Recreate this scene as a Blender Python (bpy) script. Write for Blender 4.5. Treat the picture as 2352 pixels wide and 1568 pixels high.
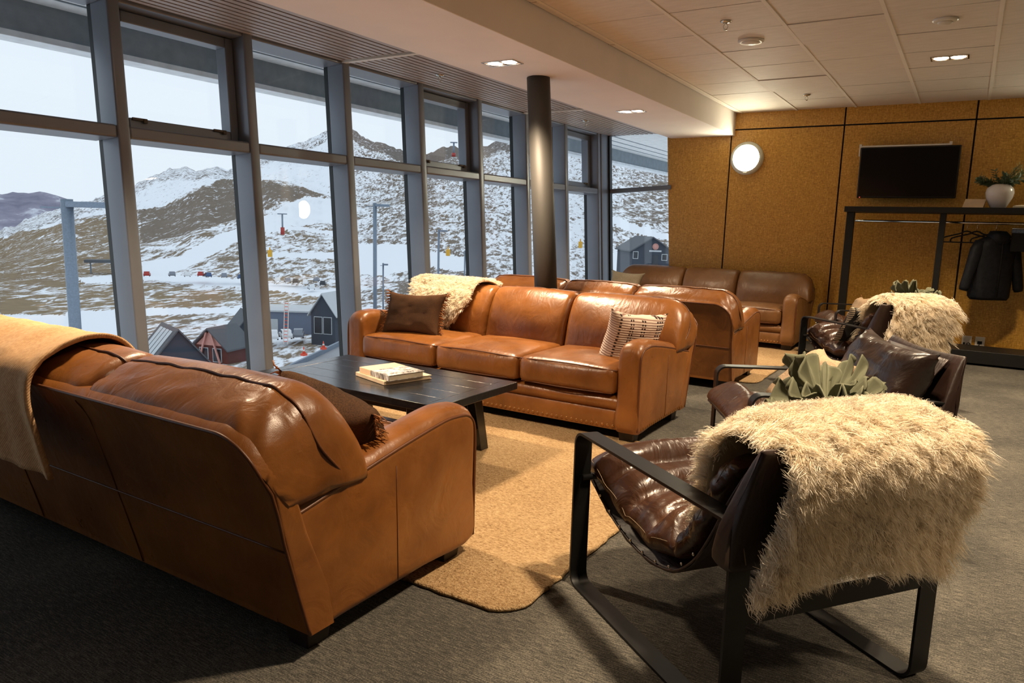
import bpy, bmesh, math, random
import numpy as np
from mathutils import Vector, Matrix, noise

for o in list(bpy.data.objects): bpy.data.objects.remove(o)
C = bpy.context.scene.collection
SC = bpy.context.scene
random.seed(7); RNG = np.random.default_rng(7)
PI = math.pi

# ------------------------------------------------------------------ camera
EYE = 1.20
FPX, YAW, PITCH, ROLL = 1671.62, -0.5528487, -0.1582345, 0.0280453
def cam_axes():
    cy, sy, cp, sp = math.cos(YAW), math.sin(YAW), math.cos(PITCH), math.sin(PITCH)
    f = Vector((sy*cp, cy*cp, sp)); r = Vector((cy, -sy, 0)); u = r.cross(f)
    cr, sr = math.cos(ROLL), math.sin(ROLL)
    return cr*r + sr*u, -sr*r + cr*u, f
RT, UP, FW = cam_axes()
cd = bpy.data.cameras.new('camera'); cam = bpy.data.objects.new('camera', cd); C.objects.link(cam)
cd.sensor_width = 36; cd.sensor_fit = 'HORIZONTAL'; cd.lens = 36*FPX/2352; cd.clip_end = 8000; cd.clip_start = .05
cam.matrix_world = Matrix(((RT.x, UP.x, -FW.x, 0), (RT.y, UP.y, -FW.y, 0), (RT.z, UP.z, -FW.z, EYE), (0, 0, 0, 1)))
SC.camera = cam
def ray(px, py):
    return RT*((px-1176)/FPX) - UP*((py-784)/FPX) + FW
def far(px, py, d):
    """a point of the landscape seen towards (px, py) at horizontal distance d"""
    r = ray(px, py); return Vector((0, 0, EYE)) + r*(d/math.hypot(r.x, r.y))

# ------------------------------------------------------------------ light
SC.view_settings.view_transform = 'Standard'; SC.view_settings.look = 'None'
SC.view_settings.gamma = 1; SC.view_settings.use_curve_mapping = False
SC.view_settings.exposure = 0.0
W = bpy.data.worlds.new('overcast_sky'); SC.world = W; W.use_nodes = True
bg = W.node_tree.nodes['Background']; bg.inputs[0].default_value = (.83, .905, 1.0, 1); bg.inputs[1].default_value = 1.10
LAMP_W = 215.0          # one recessed downlight

# ------------------------------------------------------------------ materials
def lin(c):
    return tuple(((v/255)/12.92 if v/255 <= .04045 else ((v/255+.055)/1.055)**2.4) for v in c) + (1,)
MATS = {}
class NT:
    def __init__(s, name):
        s.m = bpy.data.materials.new(name); s.m.use_nodes = True; s.t = s.m.node_tree; s.b = s.t.nodes['Principled BSDF']; s.out = s.t.nodes['Material Output']
        MATS[name] = s.m
    def n(s, typ, **kw):
        x = s.t.nodes.new(typ)
        for k, v in kw.items(): setattr(x, k, v)
        return x
    def l(s, a, b): s.t.links.new(a, b)
    def coord(s, kind='Object', scale=(1, 1, 1), rot=(0, 0, 0)):
        tc = s.n('ShaderNodeTexCoord'); mp = s.n('ShaderNodeMapping'); mp.inputs['Scale'].default_value = scale; mp.inputs['Rotation'].default_value = rot
        s.l(tc.outputs[kind], mp.inputs[0]); return mp.outputs[0]
    def pos(s, scale=(1, 1, 1), rot=(0, 0, 0)):
        g = s.n('ShaderNodeNewGeometry'); mp = s.n('ShaderNodeMapping'); mp.inputs['Scale'].default_value = scale; mp.inputs['Rotation'].default_value = rot
        s.l(g.outputs['Position'], mp.inputs[0]); return mp.outputs[0]
    def noise(s, vec, scale, detail=3, rough=.5, dist=0):
        x = s.n('ShaderNodeTexNoise'); x.inputs['Scale'].default_value = scale; x.inputs['Detail'].default_value = detail
        x.inputs['Roughness'].default_value = rough; x.inputs['Distortion'].default_value = dist
        if vec is not None: s.l(vec, x.inputs['Vector'])
        return x.outputs['Fac']
    def vor(s, vec, scale, feature='F1', out='Distance'):
        x = s.n('ShaderNodeTexVoronoi', feature=feature); x.inputs['Scale'].default_value = scale
        if vec is not None: s.l(vec, x.inputs['Vector'])
        return x.outputs[out]
    def ramp(s, fac, stops):
        x = s.n('ShaderNodeValToRGB'); e = x.color_ramp.elements
        while len(e) < len(stops): e.new(.5)
        for el, (p, c) in zip(e, stops): el.position = p; el.color = c if len(c) == 4 else lin(c)
        s.l(fac, x.inputs[0]); return x.outputs[0]
    def mix(s, fac, a, b, typ='MIX'):
        x = s.n('ShaderNodeMix', data_type='RGBA', blend_type=typ)
        for sock, v in ((x.inputs[0], fac), (x.inputs[6], a), (x.inputs[7], b)):
            if hasattr(v, 'links'): s.l(v, sock)
            else: sock.default_value = v
        return x.outputs[2]
    def math(s, op, a, b=0.0, clamp=False):
        x = s.n('ShaderNodeMath', operation=op, use_clamp=clamp)
        for sock, v in ((x.inputs[0], a), (x.inputs[1], b)):
            if hasattr(v, 'links'): s.l(v, sock)
            else: sock.default_value = v
        return x.outputs[0]
    def base(s, v):
        if hasattr(v, 'links'): s.l(v, s.b.inputs['Base Color'])
        else: s.b.inputs['Base Color'].default_value = v
    def set(s, **kw):
        for k, v in kw.items():
            s.b.inputs[k.replace('_', ' ')].default_value = v
    def bump(s, h, strength=.3, dist=.01, prev=None):
        x = s.n('ShaderNodeBump'); x.inputs['Strength'].default_value = strength; x.inputs['Distance'].default_value = dist
        s.l(h, x.inputs['Height'])
        if prev is not None: s.l(prev, x.inputs['Normal'])
        s.l(x.outputs[0], s.b.inputs['Normal']); return x.outputs[0]

def simple(name, rgb, rough=.5, metal=0, var=.12, scale=12, bump=0, bscale=60):
    n = NT(name); v = n.coord()
    c = lin(rgb); d = tuple(x*(1-var) for x in c[:3])+(1,); e = tuple(min(1, x*(1+var)) for x in c[:3])+(1,)
    n.base(n.ramp(n.noise(v, scale, 4), [(.3, d), (.7, e)])); n.set(Roughness=rough, Metallic=metal)
    if bump: n.bump(n.noise(v, bscale, 4), bump, .004)
    return n.m

def leather(name, dark, light, rough=.36, wr=1.0, worn=None):
    n = NT(name); v = n.coord()
    big = n.noise(v, 3.2, 4, .6); col = n.ramp(big, [(.32, dark), (.68, light)])
    if worn: col = n.mix(n.ramp(n.noise(n.coord(scale=(1, 2.2, 1)), 5, 5, .65, .8), [(.52, (0, 0, 0, 1)), (.72, (1, 1, 1, 1))]), col, lin(worn))
    n.base(col)
    n.l(n.ramp(n.noise(v, 9, 4), [(.2, (rough-.08,)*3+(1,)), (.8, (rough+.14,)*3+(1,))]), n.b.inputs['Roughness'])
    n.set(Specular_IOR_Level=.55)
    b1 = n.bump(n.noise(n.coord(scale=(1.6, 1, 1)), 7, 3, .5, 1.4), .55*wr, .018)
    b2 = n.bump(n.noise(n.coord(scale=(6, 1.2, 1.2)), 5, 2, .5, .6), .30*wr, .012, b1)
    n.bump(n.vor(v, 320), .07, .002, b2)
    return n.m
leather('leather_tan', (110, 65, 26), (146, 91, 40), .31, .4)
leather('leather_tan_deep', (102, 68, 36), (128, 88, 48), .40, .4)
leather('leather_black', (30, 21, 18), (46, 31, 25), .30, .9)
leather('leather_seat', (50, 30, 20), (68, 42, 28), .30, .8, (86, 56, 36))
leather('leather_sling', (34, 22, 18), (52, 33, 26), .46, .5)
simple('welt', (92, 50, 20), .45)
simple('thread', (128, 110, 88), .8)
simple('steel_black', (34, 34, 35), .42, .55, .1, 30)
simple('wood_foot', (36, 22, 15), .5)
simple('nail_brass', (176, 122, 68), .3, .8)
simple('paint_white', (236, 228, 222), .75, 0, .03, 3)
simple('plaster_side', (226, 218, 206), .8, 0, .03, 3)
simple('wall_plain', (150, 120, 82), .7)
simple('frame_grey', (120, 126, 136), .36, .35, .06, 4)
simple('gasket', (22, 30, 33), .5)
simple('fascia_dark', (96, 86, 74), .7)
simple('slat_metal', (176, 166, 160), .45, .25, .05, 3)
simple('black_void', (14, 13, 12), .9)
simple('sill_wood', (150, 112, 62), .5)
simple('column_paint', (58, 56, 53), .58, 0, .05, 5)
simple('rack_black', (24, 25, 24), .5, .2)
simple('chrome', (200, 198, 190), .14, 1.0, .02)
simple('plastic_white', (214, 210, 200), .4, 0, .03)
simple('fabric_black', (22, 22, 24), .85, 0, .2, 40, .3, 300)
simple('velvet_black', (20, 17, 17), .8)
simple('tv_body', (14, 14, 15), .35)
n = NT('tv_screen'); n.base(n.ramp(n.noise(n.coord(), 2), [(.3, (9, 9, 9)), (.7, (12, 12, 12))])); n.set(Roughness=.16, Specular_IOR_Level=.5)
simple('ceramic_white', (214, 208, 204), .22, 0, .04, 8)
simple('paper', (226, 214, 190), .7)
simple('card_tan', (214, 190, 160), .65)
simple('leaf_green', (84, 104, 78), .6, 0, .25, 30)
simple('leaf_light', (120, 138, 92), .6, 0, .2, 30)
simple('leaf_felt', (100, 102, 80), .8, 0, .16, 14)
simple('stem', (92, 84, 60), .7)
simple('terracotta', (110, 92, 78), .8)
simple('hide', (226, 212, 186), .9)
simple('tassel', (150, 96, 50), .85, 0, .25, 80)
simple('fascia_grey', (126, 138, 146), .7)
simple('soffit_white', (214, 216, 218), .8)
simple('gutter_white', (216, 222, 228), .5)
simple('post_steel', (120, 134, 150), .5, .3)
simple('asphalt', (150, 152, 156), .9)
simple('roof_dark', (84, 88, 94), .8)
simple('roof_metal', (190, 196, 200), .5, .3)
simple('wall_red', (92, 46, 42), .8)
simple('wall_pink', (206, 150, 140), .8)
simple('wall_blue', (104, 116, 136), .8)
simple('wall_dark', (58, 66, 78), .8)
simple('window_dark', (40, 46, 54), .2)
simple('rubber', (24, 24, 25), .8)
simple('cone_orange', (226, 84, 60), .6)
simple('pad_yellow', (228, 176, 60), .7)
simple('crane_paint', (222, 206, 196), .6)
for nm, c in (('car_white', (222, 226, 230)), ('car_grey', (126, 134, 146)), ('car_blue', (62, 88, 128)), ('car_red', (168, 52, 46)), ('car_black', (44, 48, 56))): simple(nm, c, .3)

# board wall: pressed wood strands
n = NT('strand_board'); v = n.coord()
s1 = n.noise(n.coord(scale=(1, 1, 7), rot=(0, .5, 0)), 26, 3, .6, .6); s2 = n.noise(n.coord(scale=(7, 1, 1), rot=(0, .5, 0)), 26, 3, .6, .6)
f = n.noise(v, 60, 3, .7)
mm = n.math('MULTIPLY', n.math('ADD', n.math('ADD', s1, s2), f), .3333)
col = n.ramp(mm, [(.36, (140, 98, 32)), (.47, (190, 140, 54)), (.54, (206, 156, 66)), (.64, (234, 192, 108))])
col = n.mix(n.ramp(n.vor(n.coord(scale=(1, 1, .5)), 34), [(.05, (1, 1, 1, 1)), (.09, (0, 0, 0, 1))]), col, lin((84, 48, 16)))
n.base(col); n.set(Roughness=.34, Specular_IOR_Level=.6); n.bump(mm, .10, .003)
# carpet
n = NT('carpet'); v = n.pos()
g = n.noise(v, 210, 3, .7); st = n.noise(n.pos(scale=(1, 9, 1)), 26, 3, .6); p = n.noise(v, 1.7, 3)
mm = n.math('MULTIPLY', n.math('ADD', n.math('ADD', g, st), n.math('MULTIPLY', p, .5)), .4)
n.base(n.ramp(mm, [(.32, (38, 38, 37)), (.48, (74, 73, 69)), (.60, (126, 121, 110))])); n.set(Roughness=.95, Specular_IOR_Level=.1); n.bump(g, .8, .006)
# jute rug
n = NT('jute'); v = n.pos()
a = n.noise(n.pos(scale=(3, 16, 1)), 14, 4, .65, .4); b = n.noise(v, 120, 3, .7); p = n.noise(v, 1.6, 2)
mm = n.math('MULTIPLY', n.math('ADD', n.math('ADD', a, n.math('MULTIPLY', b, .7)), n.math('MULTIPLY', p, .4)), .476)
n.base(n.ramp(mm, [(.36, (96, 70, 44)), (.45, (166, 134, 94)), (.54, (196, 166, 124)), (.66, (218, 192, 152))])); n.set(Roughness=.95, Specular_IOR_Level=.1)
wv = n.n('ShaderNodeTexWave'); wv.inputs['Scale'].default_value = 34; wv.inputs['Distortion'].default_value = 1.5; n.l(n.pos(scale=(0, 1, 0)), wv.inputs['Vector'])
n.bump(n.math('ADD', b, n.math('MULTIPLY', wv.outputs['Fac'], .8)), 1.0, .016)
# ceiling tile
n = NT('tile_white'); v = n.coord()
n.base(n.ramp(n.noise(n.coord(scale=(1, 4, 1)), 7, 4), [(.3, (210, 200, 188)), (.7, (222, 213, 202))])); n.set(Roughness=.7); n.bump(n.noise(v, 220, 2), .15, .002)
# table wood
n = NT('table_black'); a = n.noise(n.coord(scale=(1, 14, 4)), 9, 5, .65, .5)
n.base(n.ramp(a, [(.3, (14, 14, 16)), (.55, (24, 24, 27)), (.75, (40, 39, 40))])); n.l(n.ramp(a, [(.3, (.12,)*3+(1,)), (.7, (.24,)*3+(1,))]), n.b.inputs['Roughness']); n.bump(a, .12, .004)
# fur
n = NT('fleece'); n.base(n.ramp(n.noise(n.coord(), 14, 3), [(.3, (246, 234, 212)), (.7, (253, 246, 232))])); n.set(Roughness=.75, Specular_IOR_Level=.25)
tr = n.n('ShaderNodeBsdfTranslucent'); tr.inputs[0].default_value = lin((252, 242, 222)); mx = n.n('ShaderNodeMixShader'); mx.inputs[0].default_value = .4
n.l(n.b.outputs[0], mx.inputs[1]); n.l(tr.outputs[0], mx.inputs[2]); n.l(mx.outputs[0], n.out.inputs[0])
# woven throws and cushions
def weave(name, dark, light, scale=90, stretch=(1, 1, 1), rough=.95, bump=.5):
    n = NT(name); v = n.coord(scale=stretch); a = n.noise(v, scale, 3, .7); b = n.noise(n.coord(), 5, 3)
    m = n.math('MULTIPLY', n.math('ADD', a, n.math('MULTIPLY', b, .5)), .667)
    n.base(n.ramp(m, [(.35, dark), (.65, light)])); n.set(Roughness=rough, Specular_IOR_Level=.2); n.bump(a, bump, .004); return n
n = weave('blanket_wool', (184, 144, 104), (212, 174, 132), 70, (1, 1, 1))
wv = n.n('ShaderNodeTexWave', wave_type='BANDS', bands_direction='DIAGONAL'); wv.inputs['Scale'].default_value = 60; wv.inputs['Distortion'].default_value = 1; n.l(n.coord(), wv.inputs['Vector']); n.bump(wv.outputs['Fac'], .22, .003)
weave('cushion_brown', (44, 30, 20), (92, 62, 38), 150, (1, 6, 1))
weave('cushion_grey', (112, 104, 88), (150, 140, 120), 90, (4, 1, 1))
weave('cushion_sand', (156, 130, 102), (202, 176, 144), 130, (1, 1, 1), .95, .9)
weave('jacket_cloth', (22, 24, 29), (34, 37, 43), 25, (1, 1, 1), .55, .3)
weave('denim', (70, 84, 110), (128, 142, 164), 60)
# white cushion with rows of dark stitches
n = NT('cushion_white'); tc = n.n('ShaderNodeTexCoord'); sp = n.n('ShaderNodeSeparateXYZ'); n.l(tc.outputs['Object'], sp.inputs[0])
rib = n.math('SINE', n.math('MULTIPLY', sp.outputs[1], 440))
col = n.ramp(n.math('ADD', n.math('MULTIPLY', rib, .5), .5), [(.1, (150, 118, 104)), (.4, (226, 206, 190))])
def band(center, half):
    return n.math('LESS_THAN', n.math('ABSOLUTE', n.math('SUBTRACT', sp.outputs[0], center)), half)
dash = n.math('GREATER_THAN', n.math('SINE', n.math('MULTIPLY', sp.outputs[1], 300)), .1)
rows = None
for c_, h_ in ((-.155, .006), (-.085, .005), (-.068, .005), (.0, .006), (.018, .006), (.115, .007), (.135, .007), (.155, .007)):
    b_ = band(c_, h_); rows = b_ if rows is None else n.math('MAXIMUM', rows, b_)
n.base(n.mix(n.math('MULTIPLY', rows, dash), col, lin((52, 36, 32)))); n.set(Roughness=.95); n.bump(rib, .3, .004)
# dark cushion with light chevron ribs
n = NT('cushion_stripe'); tc = n.n('ShaderNodeTexCoord'); sp = n.n('ShaderNodeSeparateXYZ'); n.l(tc.outputs['Object'], sp.inputs[0])
edge = n.math('GREATER_THAN', n.math('ABSOLUTE', sp.outputs[0]), .17); rib = n.math('GREATER_THAN', n.math('SINE', n.math('MULTIPLY', n.math('ADD', sp.outputs[1], sp.outputs[2]), 330)), -.2)
n.base(n.mix(n.math('MULTIPLY', edge, rib), lin((26, 22, 19)), lin((206, 186, 158)))); n.set(Roughness=.95)
# book jackets
n = NT('book_cover'); tc = n.n('ShaderNodeTexCoord'); sp = n.n('ShaderNodeSeparateXYZ'); n.l(tc.outputs['Object'], sp.inputs[0])
ph = n.ramp(n.noise(n.coord(scale=(3, 3, 1)), 14, 5, .7), [(.36, (40, 34, 30)), (.48, (168, 160, 152)), (.6, (226, 228, 230))])
n.base(n.mix(n.math('GREATER_THAN', sp.outputs[0], -.03), lin((232, 196, 160)), ph)); n.set(Roughness=.4)
# lamp lenses
def emit(name, rgb, s):
    m = bpy.data.materials.new(name); m.use_nodes = True; t = m.node_tree; t.nodes.remove(t.nodes['Principled BSDF'])
    e = t.nodes.new('ShaderNodeEmission'); e.inputs[0].default_value = rgb; e.inputs[1].default_value = s
    t.links.new(e.outputs[0], t.nodes['Material Output'].inputs[0]); MATS[name] = m
emit('lens_wall', (1, .93, .68, 1), 75); emit('lens_down', (1, .74, .52, 1), 26); emit('led_red', (1, .05, .03, 1), 6); emit('lamp_tail', (1, .1, .08, 1), 3)
# glass pane: clear with a Fresnel reflection
n = NT('glass'); n.t.nodes.remove(n.b)
tr = n.n('ShaderNodeBsdfTransparent'); tr.inputs[0].default_value = (.965, .985, .985, 1)
gl = n.n('ShaderNodeBsdfGlossy'); gl.inputs['Roughness'].default_value = .0; lw = n.n('ShaderNodeLayerWeight'); fr = n.math('ADD', n.math('MULTIPLY', n.math('POWER', lw.outputs['Facing'], 5.0), .95), .045)
mx = n.n('ShaderNodeMixShader'); n.l(fr, mx.inputs[0]); n.l(tr.outputs[0], mx.inputs[1]); n.l(gl.outputs[0], mx.inputs[2]); n.l(mx.outputs[0], n.out.inputs[0])
# translucent rim of the wall lamp
n = NT('lamp_rim'); n.base(n.ramp(n.noise(n.coord(), 9), [(.3, (214, 218, 206)), (.7, (222, 226, 214))])); n.set(Roughness=.35)
# mountain side: rock, tussock and snow
n = NT('hillside'); at = n.n('ShaderNodeAttribute', attribute_name='snow'); ti = n.n('ShaderNodeAttribute', attribute_name='tint')
m2 = n.n('ShaderNodeMapping'); m2.inputs['Scale'].default_value = (.30, 1, .8); n.l(n.pos(rot=(0, 0, -math.radians(122.7))), m2.inputs[0]); dn = m2.outputs[0]   # patches drawn out downhill
fine = n.noise(dn, .42, 4, .62, .6); mid = n.noise(n.pos(), .05, 4, .6); fin2 = n.noise(dn, 1.3, 3, .6)
fld = n.math('ADD', n.math('ADD', n.math('MULTIPLY', fine, .55), n.math('MULTIPLY', mid, .25)), n.math('MULTIPLY', fin2, .2))
thr = n.math('SUBTRACT', n.math('MULTIPLY', at.outputs['Fac'], .52), .215)
k = n.ramp(n.math('ADD', fld, thr), [(.455, (0, 0, 0, 1)), (.53, (1, 1, 1, 1))])
rock = n.mix(n.noise(n.pos(), .4, 5, .7), lin((84, 80, 80)), lin((134, 126, 120)))  # rock and tussock tones lightened, haze put into their colour
tan = n.mix(n.noise(n.pos(), .25, 5, .7), lin((112, 96, 78)), lin((166, 146, 114)))
n.base(n.mix(k, n.mix(ti.outputs['Fac'], rock, tan), lin((236, 240, 246)))); n.set(Roughness=.95, Specular_IOR_Level=.05)
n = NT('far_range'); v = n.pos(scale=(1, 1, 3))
n.base(n.ramp(n.noise(v, .006, 6, .65), [(.38, (112, 112, 132)), (.56, (140, 138, 156)), (.66, (206, 210, 222))])); n.set(Roughness=.95)  # greyish lavender rock: the haze of distance is painted into the colour
M = MATS

# ------------------------------------------------------------------ mesh helpers
def link(o, parent=None):
    C.objects.link(o)
    if parent is not None: o.parent = parent
    return o
def mesh(name, verts, faces, mat, parent=None, smooth=True, bevel=0, subsurf=0, fixn=True):
    me = bpy.data.meshes.new(name)
    me.from_pydata([tuple(v) for v in verts], [], [tuple(f) for f in faces])
    me.materials.append(M[mat]); me.validate(); me.update()
    if fixn:
        b_ = bmesh.new(); b_.from_mesh(me); bmesh.ops.recalc_face_normals(b_, faces=b_.faces); b_.to_mesh(me); b_.free()
    if smooth: me.shade_smooth()
    o = bpy.data.objects.new(name, me); link(o, parent)
    if bevel:
        b = o.modifiers.new('bevel', 'BEVEL'); b.width = bevel; b.segments = 2; b.limit_method = 'ANGLE'; b.angle_limit = .6
        b.harden_normals = False
        if smooth: me.set_sharp_from_angle(angle=.7)
    if subsurf:
        s = o.modifiers.new('sub', 'SUBSURF'); s.levels = subsurf; s.render_levels = subsurf
    return o
class MB:
    def __init__(s): s.v = []; s.f = []
    def add(s, v, f):
        k = len(s.v); s.v += [tuple(x) for x in v]; s.f += [tuple(i+k for i in q) for q in f]; return s
    def box(s, x0, x1, y0, y1, z0, z1):
        v = [(x, y, z) for z in (z0, z1) for y in (y0, y1) for x in (x0, x1)]
        return s.add(v, [(0, 2, 3, 1), (4, 5, 7, 6), (0, 1, 5, 4), (2, 6, 7, 3), (0, 4, 6, 2), (1, 3, 7, 5)])
    def obox(s, c, ax, ay, az):
        c = Vector(c); ax = Vector(ax); ay = Vector(ay); az = Vector(az)
        v = [c+ax*i+ay*j+az*k for k in (-1, 1) for j in (-1, 1) for i in (-1, 1)]
        return s.add(v, [(0, 2, 3, 1), (4, 5, 7, 6), (0, 1, 5, 4), (2, 6, 7, 3), (0, 4, 6, 2), (1, 3, 7, 5)])
    def bar(s, a, b, w, h, up=(0, 0, 1)):
        a = Vector(a); b = Vector(b); d = (b-a); L = d.length; d.normalize(); u = Vector(up)
        x = d.cross(u)
        if x.length < 1e-4: x = d.cross(Vector((1, 0, 0)))
        x.normalize(); y = x.cross(d); return s.obox((a+b)/2, x*w/2, y*h/2, d*L/2)
    def prism(s, poly, a0, a1, axis='y'):
        """polygon of (p,q) pairs swept along an axis; axis y: (x,z), axis x: (y,z), axis z: (x,y)"""
        n = len(poly)
        def P(p, q, t): return (p, t, q) if axis == 'y' else ((t, p, q) if axis == 'x' else (p, q, t))
        v = [P(p, q, a0) for p, q in poly]+[P(p, q, a1) for p, q in poly]
        f = [tuple(range(n))[::-1], tuple(range(n, 2*n))]+[(i, (i+1) % n, (i+1) % n+n, i+n) for i in range(n)]
        return s.add(v, f)
    def tube(s, pts, r, seg=8, closed=False, caps=True):
        pts = [Vector(p) for p in pts]; n = len(pts); vs = []; fs = []
        rr = r if hasattr(r, '__len__') else [r]*n
        up = None
        for i in range(n):
            a = pts[(i-1) % n] if (closed or i > 0) else pts[i]; b = pts[(i+1) % n] if (closed or i < n-1) else pts[i]
            t = (b-a); t = t.normalized() if t.length > 1e-9 else Vector((0, 0, 1))
            if up is None:
                up = Vector((0, 0, 1)) if abs(t.z) < .9 else Vector((1, 0, 0))
            x = t.cross(up); x.normalize(); up = x.cross(t)
            for k in range(seg):
                q = 2*PI*k/seg; vs.append(pts[i]+(x*math.cos(q)+up*math.sin(q))*rr[i])
        m = n if closed else n-1
        for i in range(m):
            for k in range(seg):
                a = i*seg+k; b = i*seg+(k+1) % seg; c = ((i+1) % n)*seg+(k+1) % seg; d = ((i+1) % n)*seg+k
                fs.append((a, b, c, d))
        if caps and not closed:
            fs.append(tuple(range(seg))[::-1]); fs.append(tuple(range((n-1)*seg, n*seg)))
        return s.add(vs, fs)
    def lathe(s, prof, seg=24, c=(0, 0, 0), axis='z', caps=True):
        vs = []; n = len(prof)
        for r, z in prof:
            for k in range(seg):
                q = 2*PI*k/seg; a, b = r*math.cos(q), r*math.sin(q)
                p = (a, b, z) if axis == 'z' else ((a, z, b) if axis == 'y' else (z, a, b))
                vs.append((c[0]+p[0], c[1]+p[1], c[2]+p[2]))
        fs = [(i*seg+k, i*seg+(k+1) % seg, (i+1)*seg+(k+1) % seg, (i+1)*seg+k) for i in range(n-1) for k in range(seg)]
        if caps: fs += [tuple(range(seg))[::-1], tuple(range((n-1)*seg, n*seg))]
        return s.add(vs, fs)
    def build(s, name, mat, parent=None, smooth=True, bevel=0, subsurf=0):
        return mesh(name, s.v, s.f, mat, parent, smooth, bevel, subsurf)
def tag(o, label=None, cat=None, group=None, kind=None):
    for k, v in (('label', label), ('category', cat), ('group', group), ('kind', kind)):
        if v: o[k] = v
    return o
def thing(name, label, cat, loc=(0, 0, 0), rz=0, group=None, scale=1, kind=None):
    o = bpy.data.objects.new(name, None); link(o); o.location = loc; o.rotation_euler = (0, 0, rz); o.scale = (scale,)*3
    o.empty_display_size = .2
    return tag(o, label, cat, group, kind)
def struct(o, label=None): return tag(o, label, None, None, 'structure')
def copy_tree(o, parent=None):
    c = o.copy(); C.objects.link(c); c.parent = parent
    if parent is not None: c.matrix_parent_inverse = o.matrix_parent_inverse.copy()
    for ch in list(o.children): copy_tree(ch, c)
    return c
def smooth_path(pts, n=8, closed=False):
    """Catmull-Rom through points (tuples of any length)"""
    P = [np.array(p, float) for p in pts]; out = []; m = len(P); rng = range(m if closed else m-1)
    for i in rng:
        a = P[(i-1) % m] if (closed or i > 0) else P[i]; b = P[i]; c = P[(i+1) % m]; d = P[(i+2) % m] if (closed or i+2 < m) else P[(i+1) % m]
        for k in range(n):
            t = k/n; out.append(tuple(.5*((2*b)+(-a+c)*t+(2*a-5*b+4*c-d)*t*t+(-a+3*b-3*c+d)*t**3)))
    if not closed: out.append(tuple(P[-1]))
    return out
def rbox(sx, sy, sz, r, bulge=(0, 0, 0), n=(10, 10, 6)):
    """soft box: rounded edges and swollen faces; returns verts (np) and faces"""
    idx = {}; V = []; F = []
    nx, ny, nz = n
    def vid(i, j, k):
        key = (i, j, k)
        if key not in idx:
            idx[key] = len(V)
            u = np.array([2*i/nx-1, 2*j/ny-1, 2*k/nz-1]); u = np.sign(u)*(1-(1-np.abs(u))**1.5)
            h = np.array([sx/2, sy/2, sz/2]); p = u*h; inner = h-r; q = np.clip(p, -inner, inner); d = p-q; L = np.linalg.norm(d)
            p2 = q+d/L*r if L > 1e-9 else p
            c = 1-u**2
            p2 = p2+np.array([u[0]*bulge[0]*c[1]*c[2], u[1]*bulge[1]*c[0]*c[2], u[2]*bulge[2]*c[0]*c[1]]) * (np.abs(u) > .999)
            V.append(p2)
        return idx[key]
    def face(a, b, c, d): F.append((a, b, c, d))
    for i in range(nx):
        for j in range(ny):
            face(vid(i, j, 0), vid(i, j+1, 0), vid(i+1, j+1, 0), vid(i+1, j, 0)); face(vid(i, j, nz), vid(i+1, j, nz), vid(i+1, j+1, nz), vid(i, j+1, nz))
    for i in range(nx):
        for k in range(nz):
            face(vid(i, 0, k), vid(i+1, 0, k), vid(i+1, 0, k+1), vid(i, 0, k+1)); face(vid(i, ny, k), vid(i, ny, k+1), vid(i+1, ny, k+1), vid(i+1, ny, k))
    for j in range(ny):
        for k in range(nz):
            face(vid(0, j, k), vid(0, j, k+1), vid(0, j+1, k+1), vid(0, j+1, k)); face(vid(nx, j, k), vid(nx, j+1, k), vid(nx, j+1, k+1), vid(nx, j, k+1))
    return np.array(V), F
def loft(outline, xs, insets, cap=.012):
    """closed (y,z) outline swept along x, inset at each station; capped with a slightly domed fan"""
    P = np.array(outline, float); m = len(P)
    T = np.roll(P, -1, 0)-np.roll(P, 1, 0); T /= np.linalg.norm(T, axis=1)[:, None]+1e-9
    N = np.stack([T[:, 1], -T[:, 0]], 1)
    area = .5*np.sum(P[:, 0]*np.roll(P[:, 1], -1)-np.roll(P[:, 0], -1)*P[:, 1])
    if area < 0: N = -N                                       # outward normals
    V = []; F = []
    for x, ins in zip(xs, insets):
        Q = P-N*ins; V += [(x, q[0], q[1]) for q in Q]
    for i in range(len(xs)-1):
        for k in range(m): F.append((i*m+k, i*m+(k+1) % m, (i+1)*m+(k+1) % m, (i+1)*m+k))
    c = P.mean(0)
    if cap is None:
        F += [tuple(range(m))[::-1], tuple(range((len(xs)-1)*m, len(xs)*m))]; return V, F
    for i, sgn in ((0, -1), (len(xs)-1, 1)):
        Q = P-N*insets[i]; base = i*m; prev = list(range(base, base+m))
        for fr in (.75, .45):
            k0 = len(V); R = c+(Q-c)*fr; V += [(xs[i]+sgn*cap*(1-fr), q[0], q[1]) for q in R]; cur = list(range(k0, k0+m))
            for k in range(m): F.append((prev[k], prev[(k+1) % m], cur[(k+1) % m], cur[k]))
            prev = cur
        V.append((xs[i]+sgn*cap, c[0], c[1])); ci = len(V)-1
        for k in range(m): F.append((prev[k], prev[(k+1) % m], ci))
    return V, F
def round_stations(x0, x1, r, n=6, mid=6):
    xs = []; ins = []
    for i in range(n):
        a = i/n*PI/2; xs.append(x0+r*(1-math.cos(PI/2-a)) if False else x0+r*(1-math.cos(a))); ins.append(r*(1-math.sin(a)))
    for i in range(mid+1): xs.append(x0+r+(x1-x0-2*r)*i/mid); ins.append(0)
    for i in range(n-1, -1, -1):
        a = i/n*PI/2; xs.append(x1-r*(1-math.cos(a))); ins.append(r*(1-math.sin(a)))
    return xs, ins

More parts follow.
